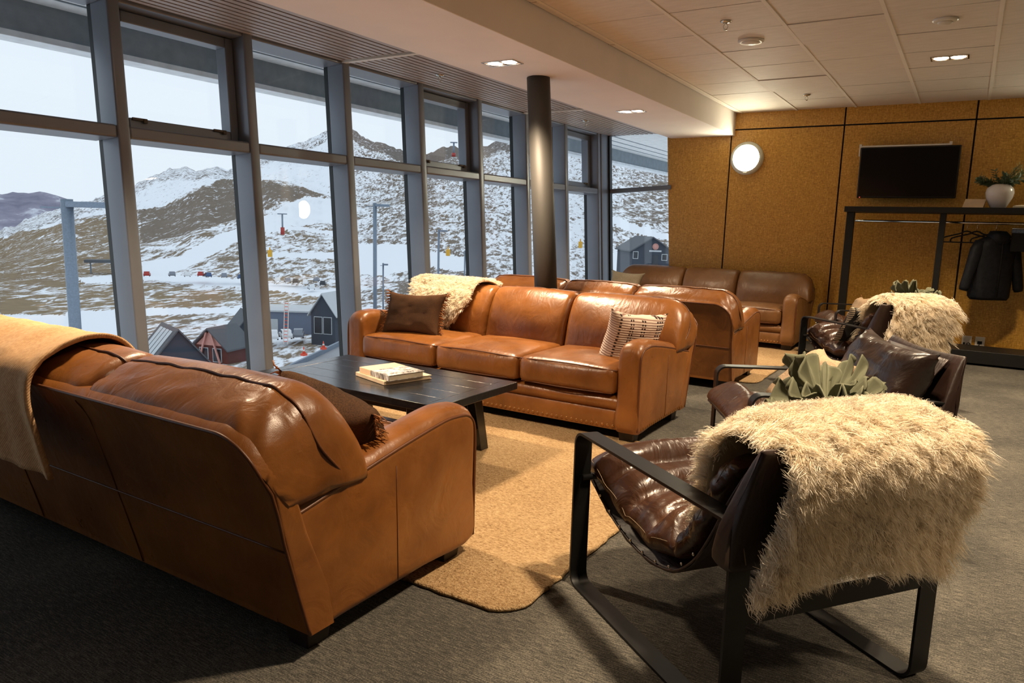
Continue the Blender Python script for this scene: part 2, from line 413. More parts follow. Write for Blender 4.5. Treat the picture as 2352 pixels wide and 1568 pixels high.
# ================================================================== the room
D = 8.718                      # far wall
ZC, ZB, ZS = 2.54, 2.29, 2.35  # tile ceiling, underside of bulkhead, slatted soffit
XB0, XB1 = -3.20, -2.43        # bulkhead
X1, Y0 = 4.7, -3.2             # right and rear walls
LEAN = .063
XN = -3.877                    # mullion noses at floor level
def lean_x(x_floor, z): return x_floor-LEAN*z

struct(MB().box(-4.3, X1+.1, Y0-.1, D+.15, -.12, 0).build('floor', 'carpet', smooth=False), 'dark grey brown woven carpet across the lounge floor')
# tile ceiling: dark plenum, T bars and single tiles
cl = struct(MB().box(XB1, X1+.1, Y0-.1, D+.1, ZC+.02, ZC+.14).build('ceiling', 'paint_white', smooth=False), 'white suspended tile ceiling with a metal grid')
TX = [-2.36]+[-1.767+.5945*i for i in range(11)]
TY = [8.067-.576*i for i in range(20)]
xs_ = [XB1]+TX+[X1]; ys_ = sorted([D]+TY+[Y0])
tile_me = {}
hang = {(2, len(ys_)-4): .006, (3, len(ys_)-7): .004}
for i in range(len(xs_)-1):
    for j in range(len(ys_)-1):
        w, d = xs_[i+1]-xs_[i], ys_[j+1]-ys_[j]
        if w < .03 or d < .03: continue
        key = (round(w, 3), round(d, 3))
        if key not in tile_me:
            g = .010
            o = MB().box(-w/2+g, w/2-g, -d/2+g*.45, d/2-g*.45, 0, .016).build('ceiling_tile', 'tile_white', cl, smooth=False, bevel=.002); tile_me[key] = o.data
        else:
            o = bpy.data.objects.new('ceiling_tile', tile_me[key]); link(o, cl)
        o.location = ((xs_[i]+xs_[i+1])/2, (ys_[j]+ys_[j+1])/2, ZC+random.uniform(0, .002)-hang.get((i, j), 0))
        o.rotation_euler = (random.uniform(-.003, .003), random.uniform(-.003, .003), 0)
for x in TX: MB().box(x-.012, x+.012, Y0, D, ZC-.004, ZC+.02).build('grid_bar', 'plaster_side', cl, smooth=False)
for y in TY: MB().box(XB1, X1, y-.004, y+.004, ZC+.004, ZC+.02).build('grid_bar', 'fascia_dark', cl, smooth=False)

struct(MB().box(XB0, XB1, Y0, D, ZB, 2.95).build('trim_1', 'paint_white', smooth=False, bevel=.004), 'painted white bulkhead running above the sofas')
# slatted metal soffit by the glass
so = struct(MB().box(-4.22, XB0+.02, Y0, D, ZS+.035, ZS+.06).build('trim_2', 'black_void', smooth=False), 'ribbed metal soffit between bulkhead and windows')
segs = [(Y0, 4.045), (4.105, 6.63), (6.69, D)]
slat_me = {}
for i in range(15):
    x = -4.13+.0615*i
    for a, b in segs:
        L = b-a
        if L not in slat_me:
            o = MB().prism([(-.021, .0), (.021, .0), (.020, .022), (.012, .03), (-.012, .03), (-.020, .022)], 0, L, 'y').build('slat', 'slat_metal', so, smooth=False); slat_me[L] = o.data
        else: o = bpy.data.objects.new('slat', slat_me[L]); link(o, so)
        o.location = (x, a, ZS)
for y in (4.075, 6.66):
    MB().box(-4.16, XB0, y-.018, y+.022, ZS-.012, ZS+.02).build('cross_rail', 'plastic_white', so, smooth=False)

# far wall of strand board panels with dark shadow gaps
wx = lambda z: -3.068-.0757*z+.0
wf = struct(MB().prism([(wx(0)+.004, 0), (X1, 0), (X1, 2.6), (wx(2.6)+.004, 2.6)], D+.014, D+.15, 'y').build('wall_far', 'black_void', smooth=False), 'far wall clad in golden brown strand board panels')
VG = [-2.469, -1.268, -.069, 1.131, 2.331, 3.531]; HG = 2.3586; g = .008
def panel(poly): MB().prism(poly, D-.001, D+.013, 'y').build('panel', 'strand_board', wf, smooth=False)
panel([(wx(0), 0), (VG[0]-g, 0), (VG[0]-g, 2.6), (wx(2.6), 2.6)])
cols = VG+[X1]
for i in range(len(cols)-1):
    a, b = cols[i]+g, cols[i+1]-g
    panel([(a, 0), (b, 0), (b, HG-g), (a, HG-g)]); panel([(a, HG+g), (b, HG+g), (b, 2.6), (a, 2.6)])
struct(MB().box(X1, X1+.1, Y0, D, 0, 2.6).build('wall_right', 'wall_plain', smooth=False))
struct(MB().box(-4.3, X1, Y0-.1, Y0, 0, 2.95).build('wall_rear', 'wall_plain', smooth=False))

# ---------------------------------------------------------------- leaning glass wall
YM = [2.36+.868*k for k in range(-7, 8)]
NOSE_W = .070
def lean_root(name, label):
    o = bpy.data.objects.new(name, None); link(o); o.location = (XN, 0, 0); o.rotation_euler = (0, -LEAN, 0); o.empty_display_size = .2
    return struct(o, label)
ZT0, ZT1, ZH, ZSILL = 1.615, 1.685, 2.335, .115   # transom, head, sill in the leaning plane
MULL = None; WN = 0
def rounded_rect(x0, x1, y0, y1, r, n=3, corners=(1, 1, 1, 1)):
    pts = []
    for (cx, cy, a0, on) in ((x1-r, y0+r, -PI/2, corners[0]), (x1-r, y1-r, 0, corners[1]), (x0+r, y1-r, PI/2, corners[2]), (x0+r, y0+r, PI, corners[3])):
        if on: pts += [(cx+r*math.cos(a0+PI/2*i/n), cy+r*math.sin(a0+PI/2*i/n)) for i in range(n+1)]
        else: pts.append((cx+r*(1 if math.cos(a0+PI/4) > 0 else -1), cy+r*(1 if math.sin(a0+PI/4) > 0 else -1)))
    return pts
GX = -.196                                   # glass plane behind the noses
def mullion(parent, y, top=2.45):
    o = MB().prism(rounded_rect(-.168, 0, y-NOSE_W/2, y+NOSE_W/2, .012), 0, top, 'z').build('mullion', 'frame_grey', parent); o.data.set_sharp_from_angle(angle=.9)
    MB().box(-.205, -.168, y-.030, y+.030, 0, top).build('gasket', 'gasket', parent, smooth=False)
for b in range(len(YM)-1):
    ya, yb = YM[b], YM[b+1]; WN += 1
    sash = (b-7) % 3 == 0
    w = lean_root('window_%d' % WN, ('leaning full height window with an opening upper sash' if sash else 'leaning full height window with a fixed upper pane'))
    mullion(w, ya)
    if b == len(YM)-2: mullion(w, yb)
    a, c = ya+NOSE_W/2, yb-NOSE_W/2
    MB().box(-.215, -.006, a, c, ZT0, ZT1).build('transom', 'frame_grey', w, bevel=.012)
    MB().box(-.215, -.010, a, c, ZH, 2.45).build('head_rail', 'frame_grey', w, bevel=.008)
    MB().box(-.215, -.020, a, c, 0, ZSILL).build('bottom_rail', 'frame_grey', w, bevel=.008)
    hw_, hh_ = (yb-ya)/2-.02, (ZT0-ZSILL)/2+.02
    pn = MB().box(-.012, 0, -hw_, hw_, -hh_, hh_).build('pane', 'glass', w, smooth=False)
    pn.location = (GX, (ya+yb)/2, (ZT0+ZSILL)/2); pn.rotation_euler = (0, 0, random.uniform(-.001, .001))   # no pane sits quite true
    if sash:
        s = MB(); t = .062; x0, x1 = -.20, -.105; z0, z1 = ZT1+.004, ZH-.004
        s.box(x0, x1, a+.004, a+t, z0, z1).box(x0, x1, c-t, c-.004, z0, z1).box(x0, x1, a+t, c-t, z0, z0+t).box(x0, x1, a+t, c-t, z1-t, z1)
        so_ = s.build('sash', 'frame_grey', w, bevel=.006)
        MB().box(GX-.012, GX, a+.03, c-.03, z0+.03, z1-.03).build('pane', 'glass', w, smooth=False)
        for yy in (a+.12, c-.15):
            MB().box(x1, x1+.012, yy-.045, yy+.03, z0+t-.014, z0+t+.002).obox((x1+.012, yy+.03, z0+t-.012), (.006, 0, 0), (0, .012, 0), (0, 0, .013)).build('latch', 'fascia_dark', w, bevel=.003)
    else:
        MB().box(GX-.012, GX, ya+.02, yb-.02, ZT1-.02, ZH+.02).build('pane', 'glass', w, smooth=False)
# corner post and the end window beside the board wall
WN += 1
w = lean_root('window_%d' % WN, 'end window beside the strand board wall')
yc = YM[-1]
MB().prism(rounded_rect(-.16, .01, yc+NOSE_W/2+.005, D+.03, .01), 0, 2.45, 'z').build('corner_post', 'frame_grey', w, bevel=.004)
MB().box(.01, .03, D-.04, D+.03, 0, 2.45).build('gasket', 'gasket', w, smooth=False)
MB().box(.01, .83, D-.035, D+.05, ZT0+.02, ZT1+.005).build('transom', 'frame_grey', w, bevel=.008)
MB().box(.01, .83, D-.04, D+.05, ZH+.01, 2.45).build('head_rail', 'frame_grey', w, bevel=.008)
MB().box(.01, .83, D-.04, D+.05, 0, ZSILL).build('bottom_rail', 'frame_grey', w, bevel=.008)
MB().box(.02, .82, D+.008, D+.02, .08, ZT0+.03).build('pane', 'glass', w, smooth=False)
MB().box(.02, .82, D+.008, D+.02, ZT1-.01, ZH+.04).build('pane', 'glass', w, smooth=False)
struct(MB().box(-4.2, -3.80, Y0, D, 0, .10).build('baseboard_left', 'sill_wood', smooth=False, bevel=.006), 'low timber kerb along the foot of the windows')
struct(MB().box(-4.45, -4.14, Y0, D+.3, 2.40, 3.0).build('trim_3', 'fascia_grey', smooth=False), 'header above the window wall')

# leaning column
def lathe_between(a, b, r, seg=32): return MB().tube([a, Vector(a).lerp(Vector(b), .5), b], r, seg)
co = thing('steel_column', 'round dark steel column standing between the back to back sofas', 'column', (-2.665, 4.89, 0))
lathe_between((0, 0, 0), (-.0815*ZB, 0, ZB), .087).build('shaft', 'column_paint', co)
MB().tube([(0, 0, 0), (-.002, 0, .02)], .11, 32).build('base_plate', 'column_paint', co)

# ---------------------------------------------------------------- ceiling fittings
dl = None
def downlight(x, y, z, rz=0, label=None, group=None, power=LAMP_W):
    t = thing('downlight', label, 'downlight', (x, y, z), rz, group)
    w, d = .115, .062
    MB().box(-w-.012, w+.012, -d-.012, -d, -.005, .002).box(-w-.012, w+.012, d, d+.012, -.005, .002).box(-w-.012, -w, -d, d, -.005, .002).box(w, w+.012, -d, d, -.005, .002).build('trim_ring', 'chrome', t, bevel=.001)
    MB().box(-w, w, -d, -d+.004, -.001, .0).box(-.004, .004, -d, d, -.003, .0).build('baffle', 'rack_black', t, smooth=False)
    for s in (-1, 1):
        MB().lathe([(.050, -.002), (.047, -.003), (.030, -.0035), (.001, -.004)], 20, (s*.057, 0, 0)).build('reflector', 'lens_down', t)
        ld = bpy.data.lights.new('bulb', 'SPOT'); ld.energy = power; ld.color = (1, .77, .52); ld.spot_size = 1.95; ld.spot_blend = 1.0; ld.shadow_soft_size = .035
        lo = bpy.data.objects.new('bulb', ld); link(lo, t); lo.location = (s*.057, 0, -.03)
    return t
for y, wh in ((6.61, 'toward the board wall'), (4.36, 'just before the steel column'), (2.1, 'above the first sofa')): downlight(-2.83, y, ZB, 0, 'twin recessed downlight in the white bulkhead '+wh, 'downlights along the bulkhead')
for x, y, lab in ((-.273, 6.62, 'near the television wall'), (-.273, 4.37, 'over the second sling armchair'), (-.273, 2.12, 'over the armchair with the cream sheepskin'), (2.1, 6.62, 'near the right end of the coat rack'), (2.1, 4.37, 'halfway along the open floor'), (2.1, 2.12, 'over the open floor by the rear')):
    downlight(x, y, ZC, 0, 'twin recessed downlight in a ceiling tile '+lab, 'downlights in the tiles')
def sprinkler(x, y, z, label):
    t = thing('sprinkler', label, 'sprinkler', (x, y, z), .4)
    MB().lathe([(.034, .0), (.036, -.004), (.026, -.010), (.010, -.012)], 20).build('escutcheon', 'chrome', t)
    b = MB().tube([(0, 0, -.01), (0, 0, -.022)], .008, 10)
    for s in (-1, 1): b.tube(smooth_path([(s*.006, 0, -.02), (s*.014, 0, -.032), (s*.010, 0, -.046), (0, 0, -.052)], 4), .0022, 6)
    b.lathe([(.002, -.05), (.013, -.053), (.014, -.055), (.001, -.056)], 12); b.build('head', 'chrome', t)
sprinkler(-1.486, 4.93, ZC, 'chrome sprinkler head in the tile before the white dome detector')
sprinkler(-1.50, 7.785, ZC, 'chrome sprinkler head in the ceiling above the last sofa')
sprinkler(-3.67, 4.756, ZS, 'small sprinkler hanging from the ribbed soffit near the white cross rail')
sprinkler(-3.70, 7.394, ZS, 'small sprinkler hanging from the ribbed soffit by the end window')
t = thing('ceiling_speaker', 'round white dome fitting on the tile ceiling', 'ceiling speaker', (-1.466, 5.49, ZC))
MB().lathe([(.088, .002), (.090, -.006), (.080, -.014), (.070, -.014)], 32).build('ring', 'plastic_white', t)
MB().lathe([(.070, -.012), (.055, -.020), (.028, -.026), (.001, -.028)], 32).build('dome', 'plastic_white', t)
t = thing('smoke_detector', 'flat round smoke detector on a tile near the ceiling downlight', 'smoke detector', (-.273, 5.475, ZC))
MB().lathe([(.072, .002), (.073, -.008), (.060, -.016), (.045, -.018)], 32).build('body', 'plastic_white', t)
MB().lathe([(.045, -.017), (.040, -.026), (.02, -.03), (.001, -.03)], 24).build('chamber', 'plastic_white', t)

# ---------------------------------------------------------------- things on the far wall
def wall_lamp(label, loc, rz):
    t = thing('wall_lamp', label, 'wall lamp', loc, rz)
    MB().lathe([(.185, 0), (.187, -.02), (.178, -.05), (.155, -.068), (.148, -.068), (.148, -.02)], 48, axis='y', caps=False).build('rim', 'lamp_rim', t)
    MB().lathe([(.15, 0), (.147, -.048), (.13, -.056), (.09, -.062), (.001, -.064)], 40, axis='y').build('diffuser', 'lens_wall', t)
    MB().box(-.02, .02, -.074, -.066, -.172, -.160).build('clip', 'plastic_white', t)
wall_lamp('round lit bulkhead lamp glowing on the board wall', (-2.268, D-.001, 2.033), 0)
wall_lamp('round lit bulkhead lamp on the board wall over the coats', (1.13, D-.001, 2.033), 0)
# television
t = thing('television', 'switched off flat screen television on a wall bracket', 'television', (-.615, D-.045, 1.845))
R5 = Matrix.Rotation(math.radians(4), 4, 'X')
def tilt(o, dy=-.075): o.matrix_local = Matrix.Translation((0, dy, 0)) @ R5 @ Matrix.Rotation(math.radians(-1.2), 4, 'Z'); return o
body = tilt(MB().box(-.452, .452, -.02, .02, -.258, .258).build('cabinet', 'tv_body', t, bevel=.006))
MB().box(-.438, .438, -.0225, -.0200, -.238, .246).build('screen', 'tv_screen', body, smooth=False)
MB().box(-.425, -.419, -.0226, -.0208, -.252, -.247).build('standby_light', 'led_red', body, smooth=False)
MB().box(-.2, .2, 0, .04, -.2, .2).build('bracket', 'tv_body', t, smooth=False)
st = tilt(MB().box(-.455, .36, -.012, .012, .260, .276).box(-.468, -.444, -.014, .014, .255, .292).box(-.468, -.456, -.012, .012, .17, .26).box(.345, .37, -.014, .014, .262, .295).build('top_strip', 'plastic_white', t, bevel=.002))
# power outlets
for x, lab in ((.084, 'white double power outlet with a black plug'), (.198, 'white data outlet beside the power outlet')):
    t = thing('wall_outlet', lab+' low on the board wall', 'outlet', (x, D-.001, .157))
    MB().box(-.042, .042, -.010, 0, -.058, .058).build('plate', 'plastic_white', t, bevel=.003)
    if 'double' in lab:
        [MB().box(q-.007, q+.007, -.013, -.009, .018, .034).build('switch', 'plastic_white', t, bevel=.001) for q in (-.021, .021)]
        MB().box(-.030, -.012, -.0125, -.009, -.03, -.01).build('socket', 'tv_body', t, bevel=.001)
        MB().lathe([(.022, -.01), (.022, -.035), (.014, -.045), (.001, -.046)], 16, (.018, 0, -.03), 'y').build('plug', 'tv_body', t)
    else:
        MB().box(-.02, .02, -.014, -.009, -.015, .015).build('socket', 'tv_body', t, bevel=.001)
        MB().tube([(0, -.012, -.005), (-.01, -.03, -.04), (-.03, -.02, -.10), (-.032, -.01, -.157)], .004, 6).build('cable', 'tv_body', t)

# ================================================================== sofas (built at 1:1, set at scale K)
K = .945
SW = 1.16                                   # half width
ARM_W = .15
SEAM = (-1.01, -.335, .335, 1.01)
SWB = 1.172                                 # the back overhangs the arms a little
def end_drop(x, z, r=.15, z0=.42):
    """round the outer top corners of the back"""
    e = abs(x)-(SWB-r)
    if e <= 0: return z
    e = min(e, r); d = r-math.sqrt(max(0, r*r-e*e)); return z-d*max(0, min(1, (z-z0)/.3))
RC = .15
def tuck(x, z, lo, z0=.45, z1=.53):
    """the overhanging ends draw in above the arms"""
    k_ = max(0, min(1, (z-z0)/(z1-z0))); lim = lo+(SWB+.02-lo)*k_*k_*(3-2*k_); return max(-lim, min(lim, x))
def end_round(p):
    """the same rounding for panel, cushions and welts; the corner follows the rake of the back"""
    x, y, z = p; z2 = end_drop(x, z, RC, .42); return (x, y-.29*(z-z2), z2)
def end_stations(a, b, left, right, n=16):
    """stations along x, close together where the corner is rounded, with a softened edge"""
    def edge(k, x0, sg, rr): return [(x0+sg*rr*(1-math.cos(i/k*PI/2)), rr*(1-math.sin(i/k*PI/2))) for i in range(k)]
    L = edge(5, a, 1, .022 if left else .045); Rr = edge(5, b, -1, .022 if right else .045)[::-1]
    x0 = a+(.022 if left else .045); x1 = b-(.022 if right else .045)
    mid = []
    if left: mid += [x0+(RC-.02)*(1-math.cos(i/n*PI/2)) for i in range(n)]; x0 = x0+RC-.02
    xr = x1-(RC-.02) if right else x1
    mid += [x0+(xr-x0)*i/10 for i in range(11)]
    if right: mid += [x1-(RC-.02)*(1-math.cos(i/n*PI/2)) for i in range(n-1, -1, -1)]
    return [q[0] for q in L]+mid+[q[0] for q in Rr], [q[1] for q in L]+[0]*len(mid)+[q[1] for q in Rr]
BACK_OUT = smooth_path([(.585, .40), (.60, .52), (.635, .645), (.695, .752), (.755, .798), (.83, .802), (.925, .772), (.995, .728), (1.008, .67), (.94, .55), (.85, .40), (.72, .37)], 4, True)
def make_sofa(name, label, cat='sofa', studs=True, mat='leather_tan', group=None):
    t = thing(name, label, cat, group=group)
    # plinth and front rail between the arms
    rail = [(.03, .075), (.026, .135), (.022, .185), (.034, .198), (.012, .212), (.008, .24), (.014, .262), (.04, .278), (.5, .285), (.86, .285), (.835, .075)]
    xs = [-SW+ARM_W-.01, 0, SW-ARM_W+.01]
    V, F = loft(rail, xs, [0, 0, 0], None); mesh('base', V, F, mat, t).data.set_sharp_from_angle(angle=.9)
    # rear panel
    outer = [(.832, .075), (.872, .22), (.935, .45), (.985, .62), (1.025, .70), (1.005, .725), (.96, .725)]
    inner = [(.90, .60), (.84, .40), (.76, .20), (.74, .075)]
    xs, ins = end_stations(-SWB+.002, SWB-.002, True, True)
    V, F = loft(outer+inner, xs, [q*.6 for q in ins], None)
    V = [end_round(p) for p in V]; V = [(tuck(x, z, SW+.001, .42, .60), y, z) for x, y, z in V]
    bp = mesh('back_panel', V, F, mat, t); bp.data.set_sharp_from_angle(angle=1.0)
    xt = [q for q in xs if abs(q) < SWB-.012]
    top = [end_round((x, 1.031, .709)) for x in xt]
    zc = top[0][2]; side = [(y+.003, z) for y, z in smooth_path([(.832, .08), (.872, .22), (.935, .45), (.964, .55)], 4) if z < zc-.02]
    MB().tube([(tuck(-SWB+.004, z, SW, .40, .60), y, z) for y, z in side]+top+[(tuck(SWB-.004, z, SW, .40, .60), y, z) for y, z in side[::-1]], .0055, 6).build('welt', 'welt', bp)
    w = MB().tube([(-SW+.01+(2*SW-.02)*i/30, .912, .36) for i in range(31)], .003, 6); w.build('seam', 'welt', bp)
    for x in SEAM[1:3]: MB().tube([(x, y+.001, z) for y, z in smooth_path([(.836, .08), (.872, .22), (.935, .45), (.985, .62), (1.026, .69)], 5)], .002, 6).build('seam', 'welt', bp)
    # arms
    arm = smooth_path([(.0, .075), (.0, .30), (-.002, .49), (.012, .555), (.055, .588), (.12, .597), (.20, .596), (.40, .565), (.60, .528), (.78, .492), (.905, .464), (.880, .38), (.858, .27), (.834, .15), (.818, .076), (.65, .07), (.3, .07)], 4, True)
    for s in (-1, 1):
        xa, xb = (SW-ARM_W, SW) if s > 0 else (-SW, -SW+ARM_W)
        xs, ins = round_stations(xa, xb, .034, 5, 4)
        V, F = loft(arm, xs, ins, None)
        # crown of the arm
        V = [(x, y, z+.022*max(0, 1-((x-(xa+xb)/2)/(ARM_W/2))**2)*max(0, min(1, (z-.43)/.09))*max(0, min(1, (.86-y)/.1))) for x, y, z in V]
        a = mesh('arm', V, F, mat, t); a.data.set_sharp_from_angle(angle=.9)
        wl = smooth_path([(.008, .09), (.005, .30), (.005, .47), (.018, .540), (.058, .572), (.12, .580), (.20, .579), (.40, .549), (.60, .512), (.80, .472), (.925, .448)], 5)
        MB().tube([(s*(SW-.006), y, z) for y, z in wl], .006, 6).build('welt', 'welt', a)
        MB().tube([(s*(SW+.001), y, z) for y, z in [(.45, .09), (.455, .3), (.46, .49)]], .0012, 6).build('seam', 'welt', a)
    # seat cushions
    for i in range(3):
        a, b = SEAM[i]+.004, SEAM[i+1]-.004; w_ = b-a
        V, F = rbox(w_, .66, .165, .042, (.0, .012, .028), (14, 14, 6))
        V = V+np.array([(a+b)/2, .31, .372])
        # puckers along the front boxing and a soft sag
        fr = np.clip((.02-V[:, 1])/.05, 0, 1)
        V[:, 1] += fr*.004*np.sin(V[:, 0]*70+2*np.sin(V[:, 0]*21))
        c = mesh('seat_cushion', V, F, mat, t)
        pth = [(a+.03, -.012, .445), ((a+b)/2, -.022, .452), (b-.03, -.012, .445)]
        MB().tube(smooth_path([(a+.012, .04, .435), (a+.03, .0, .440)]+pth[1:2]+[(b-.03, .0, .440), (b-.012, .04, .435)], 6), .005, 6).build('welt', 'welt', c)
        MB().tube(smooth_path([(a+.02, .0, .300), ((a+b)/2, -.018, .298), (b-.02, .0, .300)], 6), .004, 6).build('welt', 'welt', c)
    # back cushions
    for i in range(3):
        a = SEAM[i]+.003 if i else -SWB; b = SEAM[i+1]-.003 if i < 2 else SWB
        xs, ins = end_stations(a, b, i == 0, i == 2)
        V, F = loft(BACK_OUT, xs, ins, .006); V = np.array(V)
        # swell the middle of the face, crease it
        cx = (a+b)/2; u = (V[:, 0]-cx)/((b-a)/2); zz = (V[:, 2]-.4)/.41
        face = np.clip((.80-V[:, 1])/.15, 0, 1)
        V[:, 1] -= face*.040*np.clip(1-u*u, 0, 1)*np.clip(np.sin(np.clip(zz, 0, 1)*PI), 0, 1)
        crease = np.exp(-((zz-.42)/.16)**2)*np.clip(1-(u*2.2)**2, 0, 1)
        V[:, 1] += face*crease*.006*np.sin(V[:, 0]*95)
        bk = np.clip((V[:, 1]-.80)/.1, 0, 1)*np.clip((V[:, 2]-.66)/.06, 0, 1)
        V[:, 2] += bk*.005*np.sin(V[:, 0]*55+V[:, 1]*60+np.sin(V[:, 0]*17)*1.5)
        V[:, 2] += np.clip((V[:, 2]-.7)/.1, 0, 1)*.012*(1-u*u)
        V = [end_round(p) for p in V]; V = [(tuck(x, z, SW-.03), y, z) for x, y, z in V]
        c = mesh('back_cushion', V, F, mat, t)
        # welt along the top of the cushion, running down the outer end of the end cushions
        m_ = len(BACK_OUT); ic = min(range(m_), key=lambda q: (BACK_OUT[q][0]-.845)**2+(BACK_OUT[q][1]-.80)**2); k1 = min(range(m_), key=lambda q: (BACK_OUT[q][0]-.600)**2+(BACK_OUT[q][1]-.50)**2)
        step = 1 if BACK_OUT[(ic+1) % m_][0] < BACK_OUT[ic][0] else -1
        down = []; q = ic
        while q != k1: q = (q+step) % m_; down.append(q)
        ns = len(xs); Vn = [Vector(p_) for p_ in V]; ax = Vector((0, .78, .56))
        pth = [Vn[k_*m_+ic]+Vector((0, 0, .002)) for k_ in range(2, ns-2)]
        for sd_, on in ((-1, i == 0), (1, i == 2)):
            if on:
                zt_ = (pth[0] if sd_ < 0 else pth[-1])
                tail = [Vector((sd_*(SWB+.001), zt_.y-.015, zt_.z-.03)), Vector((sd_*(SWB+.004), .755, .585)), Vector((sd_*(SWB-.002), .715, .545))]
                pth = tail[::-1]+pth[4:] if sd_ < 0 else pth[:-4]+tail
        pth = [Vector(q_) for q_ in smooth_path(pth, 3)]
        MB().tube(pth, .0042, 6).build('welt', 'welt', c)
    for x in (-SW+.09, SW-.09):
        for y in (.09, .76):
            MB().add([(x-.05, y-.05, .08), (x+.05, y-.05, .08), (x+.05, y+.05, .08), (x-.05, y+.05, .08), (x-.042, y-.042, 0), (x+.042, y-.042, 0), (x+.042, y+.042, 0), (x-.042, y+.042, 0)],
                     [(0, 1, 2, 3), (7, 6, 5, 4), (0, 4, 5, 1), (1, 5, 6, 2), (2, 6, 7, 3), (3, 7, 4, 0)]).build('foot', 'wood_foot', t, smooth=False, bevel=.004)
    if studs:
        m = MB()
        def stud(x, y, z, nx, ny):
            r = .0105
            for _ in (0,):
                ring = [(math.cos(q*PI/3), math.sin(q*PI/3)) for q in range(6)]
                if ny: vs = [(x+r*a, y, z+r*b) for a, b in ring]+[(x, y-r*.7, z)]
                else: vs = [(x, y+r*a, z+r*b) for a, b in ring]+[(x+nx*r*.7, y, z)]
                m.add(vs, [(k, (k+1) % 6, 6) for k in range(6)])
        for k in range(58): stud(-.99+1.98*k/57, .027, .095, 0, 1)
        for s in (-1, 1):
            for k in range(4): stud(s*(SW-.13+.033*k), -.001, .095, 0, 1)
            for k in range(22): stud(s*(SW+.002), .06+.034*k, .095, s, 0)
        m.build('nail_trim', 'nail_brass', t)['kind'] = 'stuff'
    return t
s1 = make_sofa('leather_sofa', 'tan leather sofa with a beige throw over its back', studs=False, group=None)
s1.location = (-2.66*K, 2.198*K, 0); s1.rotation_euler.z = PI; s1.scale = (K,)*3
s2 = make_sofa('leather_sofa', 'tan leather sofa facing the black coffee table, white sheepskin on its back')
s2.location = (-2.69*K, 3.905*K, 0); s2.scale = (K,)*3
s3 = copy_tree(s1); s3.location = (-2.66*K, 6.63*K, 0); s3['label'] = 'tan leather sofa back to back with another, by the steel column'
s4 = make_sofa('leather_sofa', 'brown leather sofa against the strand board wall', mat='leather_tan_deep'); s4.location = (-2.645*K, 7.715, 0); s4.scale = (K,)*3

# ================================================================== cushions
def pillow_mesh(name, w, h, t, mat, parent, n=22, pinch=.035, seed=0, wr=.004):
    V = []; F = []
    def P(i, j, s):
        u = 2*i/n-1; v = 2*j/n-1
        x = u*(w/2-pinch*(1-v*v)*abs(u)**3*1.0); z = v*(h/2-pinch*(1-u*u)*abs(v)**3*1.0)
        th = t/2*((1-u**4)*(1-v**4))**.55
        r = wr*noise.noise((u*2.2+seed, v*2.2, s*3.1))*2+wr*noise.noise((u*6+seed, v*6, s*2.1))
        return (x, z, s*(th+(r if abs(u) < 1 and abs(v) < 1 else 0)))
    for s in (1, -1):
        k = len(V)
        for j in range(n+1):
            for i in range(n+1): V.append(P(i, j, s))
        for j in range(n):
            for i in range(n):
                q = (k+j*(n+1)+i, k+j*(n+1)+i+1, k+(j+1)*(n+1)+i+1, k+(j+1)*(n+1)+i); F.append(q if s > 0 else q[::-1])
    o = mesh(name, V, F, mat, parent, fixn=False)
    bm = bmesh.new(); bm.from_mesh(o.data); bmesh.ops.remove_doubles(bm, verts=bm.verts, dist=1e-5); bmesh.ops.recalc_face_normals(bm, faces=bm.faces); bm.to_mesh(o.data); bm.free(); o.data.shade_smooth()
    return o
def fringe(parent, w, h, mat='tassel', sides=(-1, 1), L=.035, n=70, seed=1):
    """short loose yarns along the two short edges, local x,y plane of the cushion"""
    rng = random.Random(seed); m = MB()
    for s in sides:
        for k in range(n):
            y = -h/2+h*k/(n-1); x = s*(w/2-.030*(1-(2*y/h)**2))
            p = Vector((x, y, 0)); l = L*rng.uniform(.6, 1.2)
            d = Vector((s, rng.uniform(-.7, .7), rng.uniform(-.6, .6))).normalized()*l
            m.tube([p-Vector((s*.006, 0, 0)), p+d*.5+Vector((0, 0, rng.uniform(-.006, .006))), p+d+Vector((0, -.01*rng.random(), rng.uniform(-.01, .01)))], [.0024, .0028, .0016], 4)
    o = m.build('fringe', mat, parent); o['kind'] = 'stuff'; return o
def place(o, center, xdir, ydir):
    """pose: local x along xdir, local y (height) along ydir"""
    x = Vector(xdir).normalized(); y = Vector(ydir); y = (y-x*y.dot(x)).normalized(); z = x.cross(y)
    o.matrix_world = Matrix(((x.x, y.x, z.x, center[0]), (x.y, y.y, z.y, center[1]), (x.z, y.z, z.z, center[2]), (0, 0, 0, 1)))
def cushion(label, w, h, t, mat, center, xdir, ydir, seed=0, fr=None, wr=.004):
    o = thing('throw_cushion', label, 'cushion')
    pillow_mesh('cover', w, h, t, mat, o, seed=seed, wr=wr)
    m = MB(); m.tube([(-w/2+.01, -h/2+.01, 0), (0, -h/2+.034, 0), (w/2-.01, -h/2+.01, 0)], .003, 5); m.build('seam', mat, o)
    if fr: fringe(o, w, h, fr, seed=seed)
    place(o, center, xdir, ydir); return o
cushion('dark brown cushion with fringed ends beside the sheepskin', .47, .335, .15, 'cushion_brown', (-3.235, 3.93, .565), (1, .16, .02), (0, .42, 1), 1, 'tassel')
cushion('white cushion with rows of dark stitching leaning in a sofa corner', .43, .36, .14, 'cushion_white', (-1.672, 4.09, .545), (.50, .86, -.10), (.38, .14, .9), 2)
cushion('dark brown cushion with orange tassels on the sofa with the throw', .44, .36, .16, 'cushion_brown', (-1.675, 1.655, .525), (1, -.02, -.20), (.10, -.55, 1), 3, 'tassel')
